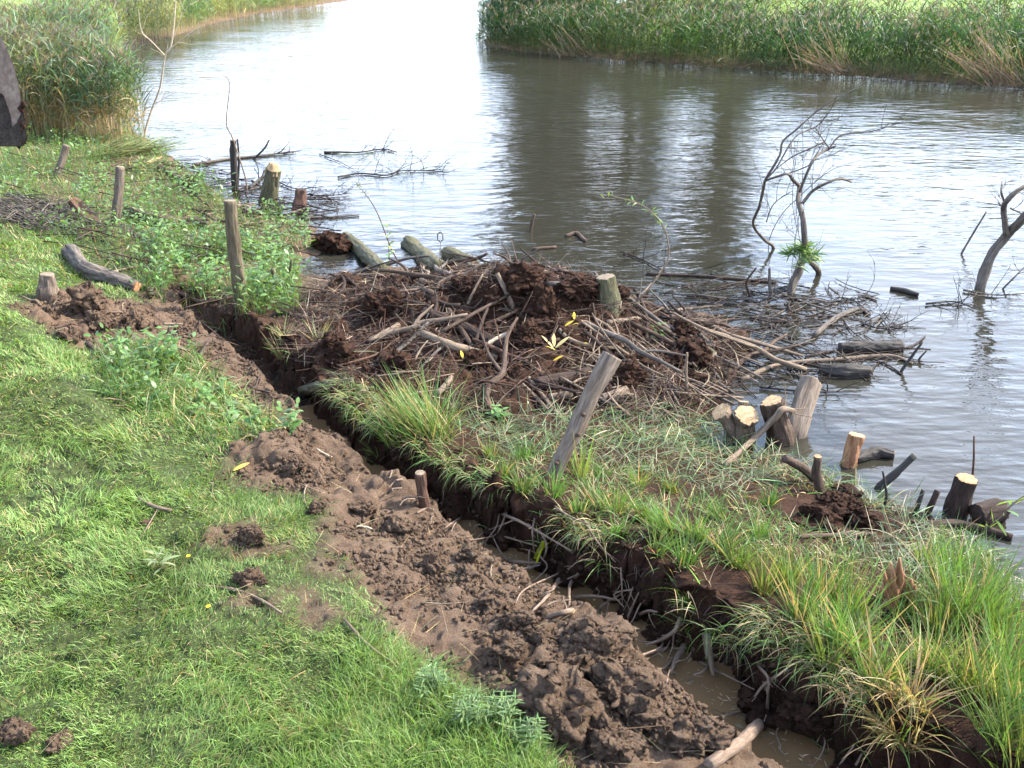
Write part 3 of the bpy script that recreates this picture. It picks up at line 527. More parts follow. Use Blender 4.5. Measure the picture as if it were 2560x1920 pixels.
# logs and big sticks lying about
LG = [
 ([(152, 553), (185, 592), (240, 614), (298, 632)], [.1, .095, .085, .075], 'bark_grey', 'thick grey log with a torn orange end lying above the soil heap', (1,), 'wood_orange', .25),
 ([(275, 464), (335, 484), (395, 491), (455, 493)], [.07, .1, .095, .08], 'bark_brown', 'fibrous brown log with a hollow dark end lying in the weeds', (1,), 'stick_red', .3),
 ([(748, 522), (785, 555), (828, 598)], [.085, .095, .085], 'bark_moss', 'mossy log lying over the back of the debris mound', (0,), 'wood_old', .12),
 ([(884, 530), (915, 558), (950, 585)], [.125, .12, .11], 'bark_moss', 'fat mossy log with its sawn end facing the river', (0,), 'bark_moss', .1),
 ([(968, 552), (1020, 578)], [.12, .12], 'bark_moss', 'short mossy log end at the water behind the mound', (1,), 'wood_old', .12),
 ([(916, 684), (995, 715), (1084, 757)], [.06, .06, .055], 'bark_mud', 'straight dark log lying across the middle of the mound', (), '', .1),
 ([(909, 583), (966, 670), (1023, 758)], [.036, .032, .026], 'bark_brown', 'long brown pole slanting down across the mound', (), '', .12),
 ([(912, 726), (970, 750), (1037, 770), (1074, 780)], [.034, .04, .04, .03], 'stick_tan', 'tan peeled branch lying in front of the dark log', (), '', .15),
 ([(1045, 751), (1097, 724), (1178, 697)], [.022, .022, .015], 'stick_pale', 'pale bent stick rising across the right half of the mound', (), '', .12),
 ([(1208, 714), (1232, 736), (1285, 750), (1393, 760)], [.02, .02, .016, .012], 'stick_tan', 'long thin grey branch curving over yellow leaves', (), '', .12),
 ([(1488, 742), (1540, 779)], [.056, .056], 'bark_moss', 'short pale grey log with a clean sawn end at the mound edge', (1,), 'stick_pale', .06),
 ([(1158, 838), (1215, 828), (1272, 812)], [.055, .06, .05], 'bark_mud', 'muddy dark log half buried behind the leaning post', (), '', .15),
 ([(1185, 865), (1235, 857)], [.035, .035], 'stick_tan', 'short tan log stub left of the leaning post', (1,), 'stick_pale', .08),
 ([(1141, 818), (1170, 855), (1201, 894)], [.02, .02, .018], 'stick_tan', 'straight tan stick, upper one of a close pair below the mound', (), '', .1),
 ([(1128, 833), (1160, 864), (1190, 896)], [.018, .018, .016], 'stick_tan', 'straight tan stick, lower one of a close pair below the mound', (), '', .1),
 ([(1412, 822), (1408, 860), (1403, 902)], [.026, .026, .022], 'bark_grey', 'grey stick pointing at the viewer right of the leaning post', (), '', .15),
 ([(1302, 871), (1330, 860), (1353, 852)], [.05, .05, .045], 'stick_tan', 'thick tan log end right behind the leaning post', (), '', .1),
 ([(946, 855), (976, 820)], [.026, .026], 'stick_tan', 'short tan stick beside the big sedge tuft', (), '', .1),
 ([(891, 671), (896, 715), (903, 758)], [.024, .022, .02], 'bark_brown', 'brown stick leaning on the tan peeled branch', (), '', .15),
 ([(829, 657), (879, 630), (923, 632), (943, 648)], [.026, .032, .03, .026], 'bark_brown', 'arched brown branch on the upper mound', (), '', .15),
 ([(795, 741), (862, 706)], [.022, .028], 'stick_tan', 'straight tan stick on the left part of the mound', (), '', .1),
 ([(655, 852), (700, 842), (765, 834)], [.05, .05, .045], 'bark_moss', 'mossy log bridging the trench under the mound', (), '', .15),
 ([(1168, 1568), (1215, 1580), (1278, 1608)], [.05, .055, .045], 'bark_brown', 'smooth brown log half buried in the near spoil', (), '', .06),
 ([(1662, 1528), (1640, 1568), (1602, 1608), (1530, 1662)], [.03, .034, .032, .03], 'root', 'long pale root spanning the near end of the trench', (), '', .14),
 ([(191, 748), (225, 775), (264, 797)], [.032, .03, .024], 'bark_brown', 'straight brown stick at the grass edge of the soil heap', (), '', .1),
 ([(319, 640), (373, 632), (430, 654), (477, 650)], [.024, .022, .022, .016], 'bark_brown', 'curved brown branch beneath the green weeds', (), '', .12),
 ([(386, 768), (430, 748), (470, 718)], [.028, .026, .022], 'bark_brown', 'brown branch lying along the upper trench', (), '', .12),
 ([(427, 785), (450, 742), (470, 722)], [.018, .018, .016], 'bark_brown', 'thinner branch crossing down into the upper trench', (), '', .12),
 ([(1812, 758), (1880, 757), (1949, 756)], [.05, .065, .055], 'bark_black', 'black waterlogged log floating beyond the mound', (), '', .22),
 ([(1768, 805), (1825, 812), (1879, 812)], [.05, .09, .05], 'bark_black', 'rounded black lump of wood awash in the water', (), '', .2),
 ([(1923, 626), (1955, 632), (1983, 640)], [.025, .04, .02], 'bark_black', 'broken black bark piece floating in open water', (), '', .25),
 ([(1396, 594), (1530, 600), (1677, 613)], [.02, .02, .014], 'bark_mud', 'long straight dark pole lying on the water', (), '', .1),
 ([(1758, 728), (1805, 690), (1855, 671), (1879, 684)], [.03, .03, .022, .012], 'bark_grey', 'crooked pale grey branch lying over flooded twigs', (), '', .14),
 ([(1600, 824), (1684, 790), (1800, 780), (1919, 771), (1970, 788)], [.026, .022, .02, .018, .012], 'stick_tan', 'long tan branch stretched along the water surface', (), '', .12),
 ([(1973, 1141), (2057, 1136), (2120, 1148), (2185, 1166)], [.03, .032, .03, .026], 'bark_mud', 'dark smooth branch lying at the shore under the right stump', (1,), 'bark_brown', .1),
 ([(1721, 1163), (1800, 1160), (1889, 1156)], [.018, .018, .014], 'bark_brown', 'thin dark branch lying in the sedge', (), '', .12),
 ([(1221, 513), (1245, 507), (1265, 524)], [.022, .03, .026], 'bark_brown', 'short curved piece of wood floating in mid river', (), '', .15),
 ([(1151, 541), (1201, 536)], [.026, .02], 'bark_brown', 'short straight piece of wood floating in mid river', (), '', .15),
 ([(2105, 1128), (2160, 1117)], [.085, .085], 'bark_mud', 'short fat log with an orange sawn end lying at the water edge', (1,), 'wood_orange', .12),
 ([(1845, 1000), (1890, 985), (1930, 990)], [.04, .055, .035], 'bark_black', 'black broken log with pale splinters lying in the shallows', (1,), 'wood_orange', .3),
 ([(1310, 700), (1380, 690), (1470, 672), (1560, 662)], [.026, .024, .02, .012], 'stick_tan', 'long tan branch reaching from the mound out to the water', (), '', .12),
 ([(1366, 662), (1400, 625), (1433, 580)], [.022, .018, .012], 'stick_tan', 'thin pale branch rising from the mound towards the sapling', (), '', .1),
]
LG += [([(345, 366), (375, 384), (402, 398)], [.05, .055, .05], 'bark_brown', 'short brown log at the water edge left of the split post', (1,), 'wood_old', .2),
 ([(312, 358), (330, 350), (350, 342)], [.03, .035, .02], 'wood_cut', 'pale freshly splintered wood lying at the water edge by the cut reeds', (), '', .3),
 ([(240, 590), (300, 575), (330, 560)], [.014, .014, .01], 'stick_tan', 'thin tan stick lying in the weeds above the grey log', (), '', .1),
 ([(0, 470), (90, 478), (190, 505)], [.03, .028, .02], 'bark_grey', 'thicker grey branch lying on the brushwood heap', (), '', .12)]
for pxs, r, mt, lab, cuts, cm, rg in LG:
    rr = np.mean(r); p = lie(pxs, rr, rr*(.75 if rr < .09 else .15))
    log_from(p, r, mt, 'log' if rr > .04 else 'stick', lab, 'log' if rr > .04 else 'stick', None, 16 if rr > .04 else 9, 6, rg, cuts, cm or 'wood_cut')
# bent branch resting over the stump
p = np.array([G(1563, 1012, .02), VY(1630, 946, G(1600, 985)[1]+.1), VY(1674, 902, G(1690, 952)[1]-.13), VY(1690, 884, G(1690, 952)[1]-.11), VY(1716, 888, G(1690, 952)[1]-.02)])
bb = log_from(p, [.022, .026, .028, .028, .022], 'stick_tan', 'bent_branch', 'bent pale branch propped across the straight stump', 'branch', None, 9, 6, .14)
mbt = MB(); twigs_on(mbt, p[3:], 6, .25, .007, 1, .8, 0); mbt.build('twigs', M['stick_tan'], bb)

# ------------------------------------------------------------ dead trees and saplings (trunk > limb, twigs)
def dead_tree(label, base, Y, trunk, limbs, mat, twn, twL, twr, cat='dead tree', name='dead_tree', group=None, gen=2, tmat=None, wander=.25, rk=1.0):
    def pt(l, k=1.0): return np.array([VY(a, b, Y+(wander*math.sin(i*1.3+k*2.1)*min(i, 3)/3)) for i, (a, b) in enumerate(l)])
    tp_ = pt(trunk[0], 0); tp_ = np.vstack([[G(*base)-[0, 0, .3]], tp_]) if base else tp_
    V, Q, T = tube(tp_, trunk[1], 10, 6, .15); o = mk(name, V, [Q, T], M[mat], label=label, cat=cat, group=group)
    mb = MB(); twigs_on(mb, tp_[1:], twn, twL, twr, gen, .7, .25, .35)
    for i, (l, r) in enumerate(limbs):
        q = pt(l, i+1); q[0] = VY(*l[0], Y) if i % 2 else q[0]
        gb = G(*l[0])
        if gb[2] < .02 and l[0][1] > 515 and l[0][1] < 600:      # a stem of its own: starts at its own place in the water
            m = len(l); q = np.array([VY(a, b, Y+(gb[1]-Y)*max(0, 1-k_/min(m-1, 5))) for k_, (a, b) in enumerate(l)]); q = np.vstack([q[0]-[0, 0, .3], q]); r = [r[0]]+list(r)
        r = [v*rk for v in r]
        V, Q, T = tube(q, r, 8, 6, .14); mk('limb', V, [Q, T], M[mat], o); twigs_on(mb, q, twn, twL, twr, gen, .7, .25, .25)
    if mb.n: mb.build('twigs', M[tmat or mat], o)
    return o
Y1 = G(1715, 628)[1]
dt = dead_tree('leafless dead willow with several crooked stems standing in the water', (1705, 640), Y1, ([(1710, 620), (1724, 590), (1738, 545), (1739, 524), (1734, 470), (1724, 433), (1726, 403), (1714, 390), (1701, 376), (1674, 383), (1650, 391)], [.06, .054, .05, .045, .038, .032, .028, .025, .02, .016, .012, .008]), [
  ([(1733, 440), (1755, 413), (1785, 396), (1815, 386), (1840, 393)], [.034, .03, .027, .024, .02]),
  ([(1727, 415), (1748, 363), (1765, 336), (1792, 321), (1805, 316)], [.028, .027, .026, .024, .014]),
  ([(1790, 322), (1818, 292), (1882, 284), (1946, 265)], [.018, .015, .011, .004]),
  ([(1792, 321), (1781, 306), (1761, 276)], [.014, .012, .007]),
  ([(1781, 306), (1748, 322), (1711, 339), (1677, 365)], [.014, .014, .012, .008]),
  ([(1769, 592), (1760, 575), (1745, 560), (1738, 540)], [.06, .06, .055, .05]),
  ([(1671, 536), (1650, 517), (1627, 484), (1640, 447), (1650, 403), (1655, 386), (1684, 336), (1691, 306), (1721, 279), (1771, 235), (1818, 205), (1876, 181)], [.036, .034, .03, .03, .028, .026, .022, .02, .017, .013, .008, .004]),
  ([(1655, 386), (1677, 363), (1718, 296), (1765, 272), (1795, 235), (1808, 205)], [.017, .017, .013, .011, .008, .004]),
  ([(1650, 392), (1735, 363), (1755, 346), (1790, 290)], [.014, .012, .01, .004]),
  ([(1716, 530), (1733, 403), (1734, 235)], [.008, .007, .004]), ([(1730, 528), (1712, 440), (1724, 300)], [.008, .006, .003]),
  ([(1660, 523), (1684, 470), (1724, 427), (1792, 370), (1859, 346)], [.01, .009, .008, .006, .003]),
  ([(1655, 480), (1672, 440), (1712, 412)], [.012, .01, .006])], 'bark_grey', 5, .5, .004, rk=.62)
dead_tree('thick leaning bare grey tree rising from the water at the frame edge', (2112, 630), G(2117, 622)[1], ([(2117, 620), (2141, 553), (2175, 508), (2212, 470), (2262, 420)], [.07, .066, .06, .056, .05, .044]), [
  ([(2175, 508), (2168, 454), (2178, 430), (2212, 403), (2265, 380)], [.04, .034, .032, .026, .02]), ([(2171, 440), (2163, 415), (2165, 391)], [.016, .012, .006]), ([(2170, 450), (2155, 438)], [.012, .006]), ([(2182, 450), (2215, 465)], [.01, .006]), ([(2150, 640), (2190, 600), (2230, 560)], [.012, .01, .006])], 'bark_grey', 3, .35, .005)
sap = dead_tree('slender young tree with few twigs standing beside the reeds', (311, 300), G(312, 298)[1]-.3, ([(312, 296), (326, 242), (346, 188), (356, 124), (370, 97), (378, 34), (381, -30)], [.024, .023, .02, .018, .016, .013, .009, .005]), [
  ([(356, 120), (330, 92), (306, 67), (299, 20)], [.02, .016, .013, .006]), ([(368, 105), (403, 77), (454, 40)], [.016, .012, .005]), ([(335, 225), (360, 210), (390, 195)], [.01, .008, .004]), ([(372, 90), (395, 30), (425, -5)], [.012, .008, .004])], 'stick_pale', 3, .5, .004, 'young tree', 'young_tree', rk=.65, gen=1, wander=.1)
def leafspray(name, pts, n, L, W, col, parent, mat='leaf', prof='willow', spread=.06):
    q = catmull(np.array(pts), 12); k = rng.integers(0, len(q), n); b = q[k]+rng.normal(0, spread*.2, (n, 3)); c = jit(col, n, .2)
    V, Q, C = blades(b, rng.random(n)*6.28, rng.uniform(.5, 1.9, n), L*rng.uniform(.6, 1.3, n), W*rng.uniform(.7, 1.2, n), rng.uniform(0, .8, n), 4, prof, rng.normal(0, .8, n), c*.95, c*1.05)
    return mk(name, V, [Q], M[mat], parent, tint=C)
y_ = Y1-.15; V_ = np.array([VY(1725, 545, y_), VY(1735, 535, y_), VY(1700, 550, y_), VY(1760, 550, y_), VY(1720, 575, y_)])
leafspray('leaf_tuft', V_, 220, .16, .018, (.09, .15, .05), dt)
def whip(label, base, pxs, r, mat, leaves, lc, L=.07, W=.016, n=30, dy=.1, cat='sapling'):
    b = G(*base); p = np.array([b-[0, 0, .1], b]+[VY(x, y, b[1]+dy*math.sin(i)) for i, (x, y) in enumerate(pxs)])
    V, Q, T = tube(p, np.linspace(r, r*.3, len(p)), 6, 5); o = mk('sapling', V, [Q, T], M[mat], label=label, cat=cat)
    if leaves: leafspray('leaves', p[int(len(p)*leaves):], n, L, W, lc, o)
    return o
whip('thin arching willow sapling with green leaves in front of the river', (1366, 662), [(1400, 625), (1433, 580), (1445, 548), (1436, 497), (1413, 464), (1380, 440), (1310, 420)], .012, 'stick_tan', .6, (.10, .16, .04), .10, .016, 26)
whip('tall hair thin twig with tiny leaves beside the split post', (531, 420), [(531, 388), (504, 302), (489, 265), (496, 181), (480, 161)], .017, 'stick_tan', 0, None)
wp_ = whip('drooping leafy twig end hanging over pale water', (500, 300), [(496, 190), (510, 178), (540, 170), (556, 160)], .004, 'stick_tan', .6, (.12, .14, .07), .08, .02, 22) if False else None
whip('curved bare stalk with a seed head rising from the mound', (860, 565), [(845, 537), (815, 460), (790, 420), (770, 400)], .012, 'stick_red', .75, (.14, .14, .07), .08, .016, 14)
whip('small leafy shoot at the back of the mound', (842, 575), [(840, 540), (836, 490)], .007, 'bark_moss', .3, (.16, .24, .07), .09, .03, 16)
# drooping willow twig at right edge
b0_ = G(2240, 1150); p = np.array([b0_+[.15, 0, .55], VY(2200, 1080, b0_[1]), VY(2160, 1118, b0_[1]), VY(2120, 1150, b0_[1])])
V, Q, T = tube(p, [.008, .006, .004], 6, 5); o = mk('willow_twig', V, [Q, T], M['stick_tan'], label='green leaved willow twig hanging in from the frame edge', cat='twig'); leafspray('leaves', p, 16, .16, .02, (.14, .22, .06), o)
# wire loop twig
b = G(951, 545); c = VY(951, 512, b[1]); a = np.linspace(0, 2*math.pi, 7); p = np.c_[c[0]+.045*np.sin(a)*.9, np.full(7, c[1]), c[2]+.075*np.cos(a)]
V, Q, T = tube(p, [.009], 6, 0 or 1); mbx = MB().add(V, Q, T); V, Q, T = tube(np.array([b-[0, 0, .1], c-[0, 0, .075]]), [.005, .004], 6, 2); mbx.add(V, Q, T)
mbx.build('looped_twig', M['bark_grey'], label='bent twig forming a small grey ring above the water', cat='twig')

# ------------------------------------------------------------ floating branches with twigs
def fbranch(label, pxs, r, mat, n, L, lift=.02, group='bare branches floating on the river', upb=.15):
    p = np.array([G(a, b, lift) for a, b in pxs]); V, Q, T = tube(p, np.linspace(r, r*.4, len(p)), 7, 6, .15); o = mk('floating_branch', V, [Q, T], M[mat], label=label, cat='branch', group=group)
    mb = MB(); twigs_on(mb, p, n, L, r*.4, 2, .8, upb, .1); mb.build('twigs', M[mat], o); return o
fbranch('bare dark branch floating farthest out in the pale water', [(700, 331), (734, 331), (778, 331), (828, 324), (858, 331)], .022, 'bark_black', 8, .5, upb=.05)
fbranch('twiggy dark branch floating nearer the bank in the pale water', [(730, 385), (778, 377), (835, 381), (868, 371), (925, 371), (970, 375)], .018, 'bark_black', 16, .6, upb=.2)
fbranch('bare twigs floating between the twiggy branch and the stump', [(690, 335), (740, 355), (790, 385)], .01, 'bark_black', 6, .5)
fbranch('crooked grey branch lying on the water behind the split post', [(417, 358), (497, 345), (551, 340), (600, 334), (640, 330)], .03, 'bark_grey', 7, .4)
o = fbranch('black branch with one upturned end behind the mossy stump', [(540, 410), (560, 390), (580, 372)], .035, 'bark_black', 3, .35)
snag((548, 345), [(570, 322), (582, 302)], [0, .05], .022, 'bark_black', 'upturned black branch tip right of the split post')
fbranch('grey branch snaking over shallow water behind the leaning post', [(575, 510), (620, 505), (665, 505), (705, 520)], .03, 'bark_grey', 6, .4)
for q, lb in (([(640, 420), (700, 425), (760, 420)], 'thin bare branch in the shallows right of the reddish stump'), ([(600, 395), (640, 410), (700, 405)], 'thin bare branch lying behind the reddish stump'), ([(1620, 690), (1690, 700), (1800, 680)], 'bare branch awash beneath the dead willow'), ([(1500, 640), (1600, 650), (1700, 640)], 'bare branch floating left of the dead willow'), ([(1700, 660), (1800, 655), (1900, 640)], 'slim bare branch floating right of the dead willow'), ([(1860, 700), (1900, 712), (1960, 700)], 'mossy forked branch floating above the black log'), ([(2080, 630), (2140, 640), (2205, 640)], 'bare branch lying around the foot of the grey tree'), ([(2000, 660), (2060, 655), (2110, 672)], 'short bare branch adrift left of the grey tree'), ([(1340, 545), (1400, 570), (1450, 600)], 'bare branch half sunk behind the mound'), ([(1590, 745), (1680, 760), (1760, 735)], 'tangled bare branch floating at the mound edge'), ([(1640, 840), (1750, 850), (1860, 850)], 'thin bare branch floating behind the leaning grey log')):
    fbranch(lb, q, .014, random.choice(['bark_black', 'bark_mud', 'bark_grey']), 9, .4)

# ------------------------------------------------------------ loose sticks, one object each
def pin(poly_px, n, seed=0):
    w_ = world_poly(poly_px); lo, hi = w_.min(0), w_.max(0); out = np.zeros((0, 2))
    while len(out) < n:
        q = lo+(hi-lo)*rng.random((4000, 2)); out = np.vstack([out, q[poly_mask(q[:, 0], q[:, 1], w_, .001) > .5]])
    return out[:n]
def loose(n, poly_px, Lr, rr, mats, label, group, hmax=.08, name='stick', water=False, yaw=None):
    ps = pin(poly_px, n)
    for (x, y) in ps:
        L = rng.uniform(*Lr)**1.0; r = rng.uniform(*rr); a = rng.uniform(0, math.pi) if yaw is None else rng.normal(yaw, .7); t = np.linspace(-.5, .5, 5)
        cx = x+t*L*math.cos(a); cy = y+t*L*math.sin(a); k = rng.normal(0, .05)*L; cx = cx-np.sin(a)*k*(1-4*t*t); cy = cy+np.cos(a)*k*(1-4*t*t)
        h = np.maximum(Hq(cx, cy), 0)+r*.6; ln = np.linspace(h[0]+rng.random()*hmax*.5, h[-1]+rng.random()*hmax, 5); z = np.maximum(h, ln) if not water else np.maximum(h, .004+np.abs(rng.normal(0, .02)))
        V, Q, T = tube(np.c_[cx, cy, z], np.array([1, .97, .92, .85, .7])*r, 7, 2, .15); mbs = MB().add(V, Q, T)
        if L > .5 and rng.random() < .5: twigs_on(mbs, np.c_[cx, cy, z], 2, L*.35, r*.45, 1, .6, .2)
        mt = mats[rng.integers(len(mats))]; mbs.build(name, M[mt], label=label[mt] if isinstance(label, dict) else label, cat='stick', group=group[mt] if isinstance(group, dict) else group)
MOUND = [(650, 650), (760, 610), (900, 590), (1080, 590), (1330, 640), (1420, 690), (1600, 730), (1590, 800), (1500, 860), (1380, 890), (1200, 900), (970, 895), (720, 830), (640, 760)]
mats_ = ['bark_brown', 'bark_brown', 'bark_mud', 'bark_mud', 'stick_tan', 'stick_red', 'bark_grey']
lab_ = {'bark_brown': 'brown barked stick lying loose in the debris mound tangle', 'bark_mud': 'mud dark stick lying loose in the debris mound tangle', 'stick_tan': 'light tan stick lying loose in the debris mound tangle', 'stick_red': 'reddish stick lying loose in the debris mound tangle', 'bark_grey': 'grey barked stick lying loose in the debris mound tangle'}
grp_ = {k: v.split(' stick')[0]+' sticks loose on the debris mound' for k, v in lab_.items()}
loose(84, MOUND, (.2, 1.0), (.006, .026), mats_, lab_, grp_, .12)
loose(26, [(1280, 780), (1560, 770), (1560, 880), (1380, 910), (1250, 880)], (.25, .8), (.006, .014), ['stick_tan', 'bark_grey', 'bark_brown'], lab_, grp_, .12, yaw=2.3)
loose(40, [(1340, 670), (1480, 590), (1620, 610), (1860, 620), (1990, 700), (1960, 800), (1640, 830), (1560, 760)], (.25, .9), (.005, .013), ['bark_black', 'bark_mud', 'bark_grey'], 'thin dark stick floating among the drift beyond the mound', 'thin sticks floating beyond the mound', .0, water=True)
loose(16, [(270, 370), (430, 350), (640, 420), (720, 470), (690, 520), (560, 470), (420, 420)], (.3, 1.0), (.006, .018), ['bark_black', 'bark_mud', 'bark_grey'], 'dark stick lying in the shallows by the split post', 'sticks in the shallows by the split post', .03, water=True)
loose(14, [(40, 650), (300, 660), (440, 700), (520, 780), (420, 790), (300, 770), (120, 720)], (.12, .4), (.006, .014), ['bark_brown', 'stick_tan'], 'short stick lying on the upper soil heap', 'short sticks on the upper soil heap', .03)
loose(12, [(520, 960), (680, 980), (900, 1100), (1200, 1280), (1500, 1520), (1400, 1600), (1000, 1440), (760, 1200)], (.08, .3), (.003, .008), ['stick_tan', 'stick_pale'], 'thin pale twig lying on the long ridge of spoil', 'pale twigs on the spoil ridge', .03)
loose(14, [(20, 900), (400, 880), (560, 940), (460, 1060), (300, 1200), (0, 1200)], (.15, .45), (.002, .005), ['stick_tan', 'bark_brown'], 'thin dry twig lying on the mown grass', 'dry twigs on the grass', .02)
loose(9, [(0, 1250), (500, 1150), (800, 1350), (700, 1600), (0, 1600)], (.1, .22), (.0015, .0025), ['stick_tan', 'root'], 'thin dry twig lying on the mown grass', 'dry twigs on the grass', .02)
def tangle(n, poly_px, Lr, rr, mat, name, label, lift, yaw=None, ysd=.7, water=False):
    mb = MB()
    for (x, y) in pin(poly_px, n):
        L = rng.uniform(*Lr); r = rng.uniform(*rr); a = rng.uniform(0, math.pi) if yaw is None else rng.normal(yaw, ysd); t = np.linspace(-.5, .5, 4); k = rng.normal(0, .06)*L
        cx = x+t*L*math.cos(a)-np.sin(a)*k*(1-4*t*t); cy = y+t*L*math.sin(a)+np.cos(a)*k*(1-4*t*t); h = np.maximum(Hq(cx, cy), 0)+r*.5
        z = np.maximum(h, np.linspace(h[0]+rng.random()*lift, h[-1]+rng.random()*lift, 4)) if not water else h+np.abs(rng.normal(0, .012, 4))
        V, Q, T = tube(np.c_[cx, cy, z], np.array([1, .95, .85, .6])*r, 5, 2, .15); mb.add(V, Q, T)
    mb.build(name, M[mat], label=label, cat='twigs', kind='stuff')
DRIFT = [(1340, 670), (1480, 595), (1640, 610), (1860, 620), (2000, 700), (1960, 800), (1640, 835), (1540, 850), (1560, 760)]
tangle(240, MOUND, (.1, .5), (.003, .011), 'bark_brown', 'twig_tangle', 'brown twigs tangled all over the debris mound', .1)
tangle(150, MOUND, (.1, .45), (.003, .009), 'bark_mud', 'twig_tangle', 'dark muddy twigs tangled into the debris mound', .08)
tangle(50, MOUND, (.1, .5), (.003, .01), 'stick_tan', 'twig_tangle', 'pale tan twigs lying over the debris mound', .12)
tangle(60, [(1280, 770), (1600, 740), (1570, 870), (1390, 915), (1240, 885)], (.2, .7), (.004, .011), 'stick_tan', 'twig_tangle', 'pale twigs raked together at the right end of the mound', .15, 2.3, .6)
tangle(130, DRIFT, (.2, .9), (.003, .009), 'bark_mud', 'drift_twigs', 'dark twigs drifting on the water beyond the mound', .05, 0, .7, True)
tangle(50, [(1340, 670), (1700, 620), (1900, 680), (1900, 790), (1600, 820)], (.2, .8), (.003, .008), 'bark_grey', 'drift_twigs', 'grey twigs drifting on the water beyond the mound', .05, .2, .7, True)
tangle(150, [(250, 360), (430, 350), (640, 420), (760, 440), (700, 520), (560, 470), (420, 420)], (.2, .9), (.003, .012), 'bark_mud', 'drift_twigs', 'dark twigs caught in the shallows by the posts', .08, .1, .8)
tangle(160, [(0, 340), (300, 330), (430, 390), (640, 470), (680, 520), (640, 690), (480, 690), (150, 560), (0, 520)], (.2, .9), (.003, .012), 'bark_brown', 'brush_twigs', 'brown twigs lying through the weeds on the bank', .2, -.3, .8)
tangle(60, [(330, 690), (480, 690), (680, 900), (560, 900), (430, 800)], (.15, .5), (.003, .009), 'bark_brown', 'brush_twigs', 'brown twigs fallen into the upper trench', .06)
for q, lb, r in (([(420, 1270), (500, 1278), (560, 1300), (608, 1330)], 'thin knobbly stick lying in the lawn below the willow sprig', .009), ([(298, 1083), (335, 1100), (372, 1108)], 'short chipped brown stick on the lawn', .014), ([(745, 1345), (790, 1395), (850, 1440)], 'thin brown stick at the lawn edge beside the spoil', .008)):
    V, Q, T = tube(lie(q, r, .02), [r, r, r*.7], 7, 4, .15); mk('stick', V, [Q, T], M['stick_tan'], label=lb, cat='stick')

# ------------------------------------------------------------ roots out of the trench wall
RT = [([(1085, 1110), (1120, 1125), (1165, 1150), (1235, 1190)], .016), ([(1075, 1155), (1110, 1165), (1160, 1180)], .011), ([(1098, 1212), (1140, 1216), (1168, 1216)], .018), ([(1222, 1225), (1205, 1255), (1180, 1290), (1150, 1320)], .02), ([(1258, 1232), (1232, 1262), (1230, 1308)], .018), ([(1182, 1335), (1230, 1320), (1280, 1318), (1305, 1350)], .022), ([(1235, 1290), (1290, 1288), (1340, 1298)], .016), ([(1470, 1335), (1455, 1365), (1420, 1385), (1392, 1393)], .018), ([(1440, 1400), (1400, 1412), (1340, 1425)], .016), ([(1455, 1420), (1430, 1445), (1370, 1430)], .012), ([(1525, 1370), (1532, 1410), (1540, 1460)], .036), ([(1478, 1395), (1462, 1420), (1448, 1455)], .026), ([(1510, 1430), (1570, 1460), (1630, 1490)], .01), ([(1640, 1440), (1660, 1470), (1655, 1530)], .012), ([(1700, 1445), (1650, 1480), (1620, 1520)], .013), ([(1100, 1215), (1080, 1190), (1060, 1150)], .008), ([(1260, 1120), (1290, 1170), (1330, 1215)], .01), ([(900, 1108), (925, 1098), (945, 1112)], .01), ([(870, 1078), (885, 1073), (912, 1072)], .012), ([(935, 1130), (955, 1100), (958, 1060)], .009), ([(1375, 1330), (1400, 1320), (1420, 1322)], .016), ([(1352, 1345), (1366, 1310), (1380, 1280)], .012), ([(1155, 1120), (1150, 1150), (1155, 1200)], .009), ([(1620, 1530), (1570, 1545), (1500, 1555)], .01), ([(1200, 1095), (1230, 1115), (1290, 1140)], .01), ([(1340, 1215), (1343, 1260), (1345, 1310)], .008)]
for i, (q, r) in enumerate(RT):
    p = []
    for j, (a, b) in enumerate(q):
        g = G(a, b); cm_ = np.array([0, 0, CAM_H]); p.append(cm_+(g-cm_)*(1-.002-.014*min(j, 1)-.006*abs(math.sin(j*1.7+i))))
    r0_ = r; r = r*.78; V, Q, T = tube(np.array(p), [r, r*.85, r*.35], 8, 6, .18); r = r0_; mb = MB().add(V, Q, T); twigs_on(mb, np.array(p), 2, .12, r*.3, 1, .8, -.2)
    mb.build('root', M['root'] if r < .025 else M['stick_tan'], label='thick broken root stub hanging from the near trench wall' if r > .03 else 'thin pale root sticking out of the cut trench wall', cat='root', group=None if r > .03 else 'roots sticking out of the trench wall')
MORE = []
for i in range(34):
    k_ = rng.integers(0, 9); f_ = rng.random(); a_, b_ = np.array(TR_PX[k_])*(1-f_)+np.array(TR_PX[k_+1])*f_; sc_ = .6+.9*(1659-b_ < 500)
    x0, y0 = a_+rng.uniform(30, 75)*sc_*.8, b_-rng.uniform(10, 75)*sc_*.7; q = [(x0, y0)]
    for j in range(3): x0 += rng.normal(-14, 14)*sc_; y0 += rng.uniform(2, 26)*sc_; q.append((x0, y0))
    r = rng.uniform(.004, .010); cm_ = np.array([0, 0, CAM_H]); p = np.array([cm_+(G(a, b)-cm_)*(1-.003-.013*min(j, 1)-.005*rng.random()) for j, (a, b) in enumerate(q)])
    V, Q, T = tube(p, [r, r*.8, r*.4], 6, 5, .18); mk('root', V, [Q, T], M['root'], label='thin pale root sticking out of the cut trench wall', cat='root', group='roots sticking out of the trench wall')
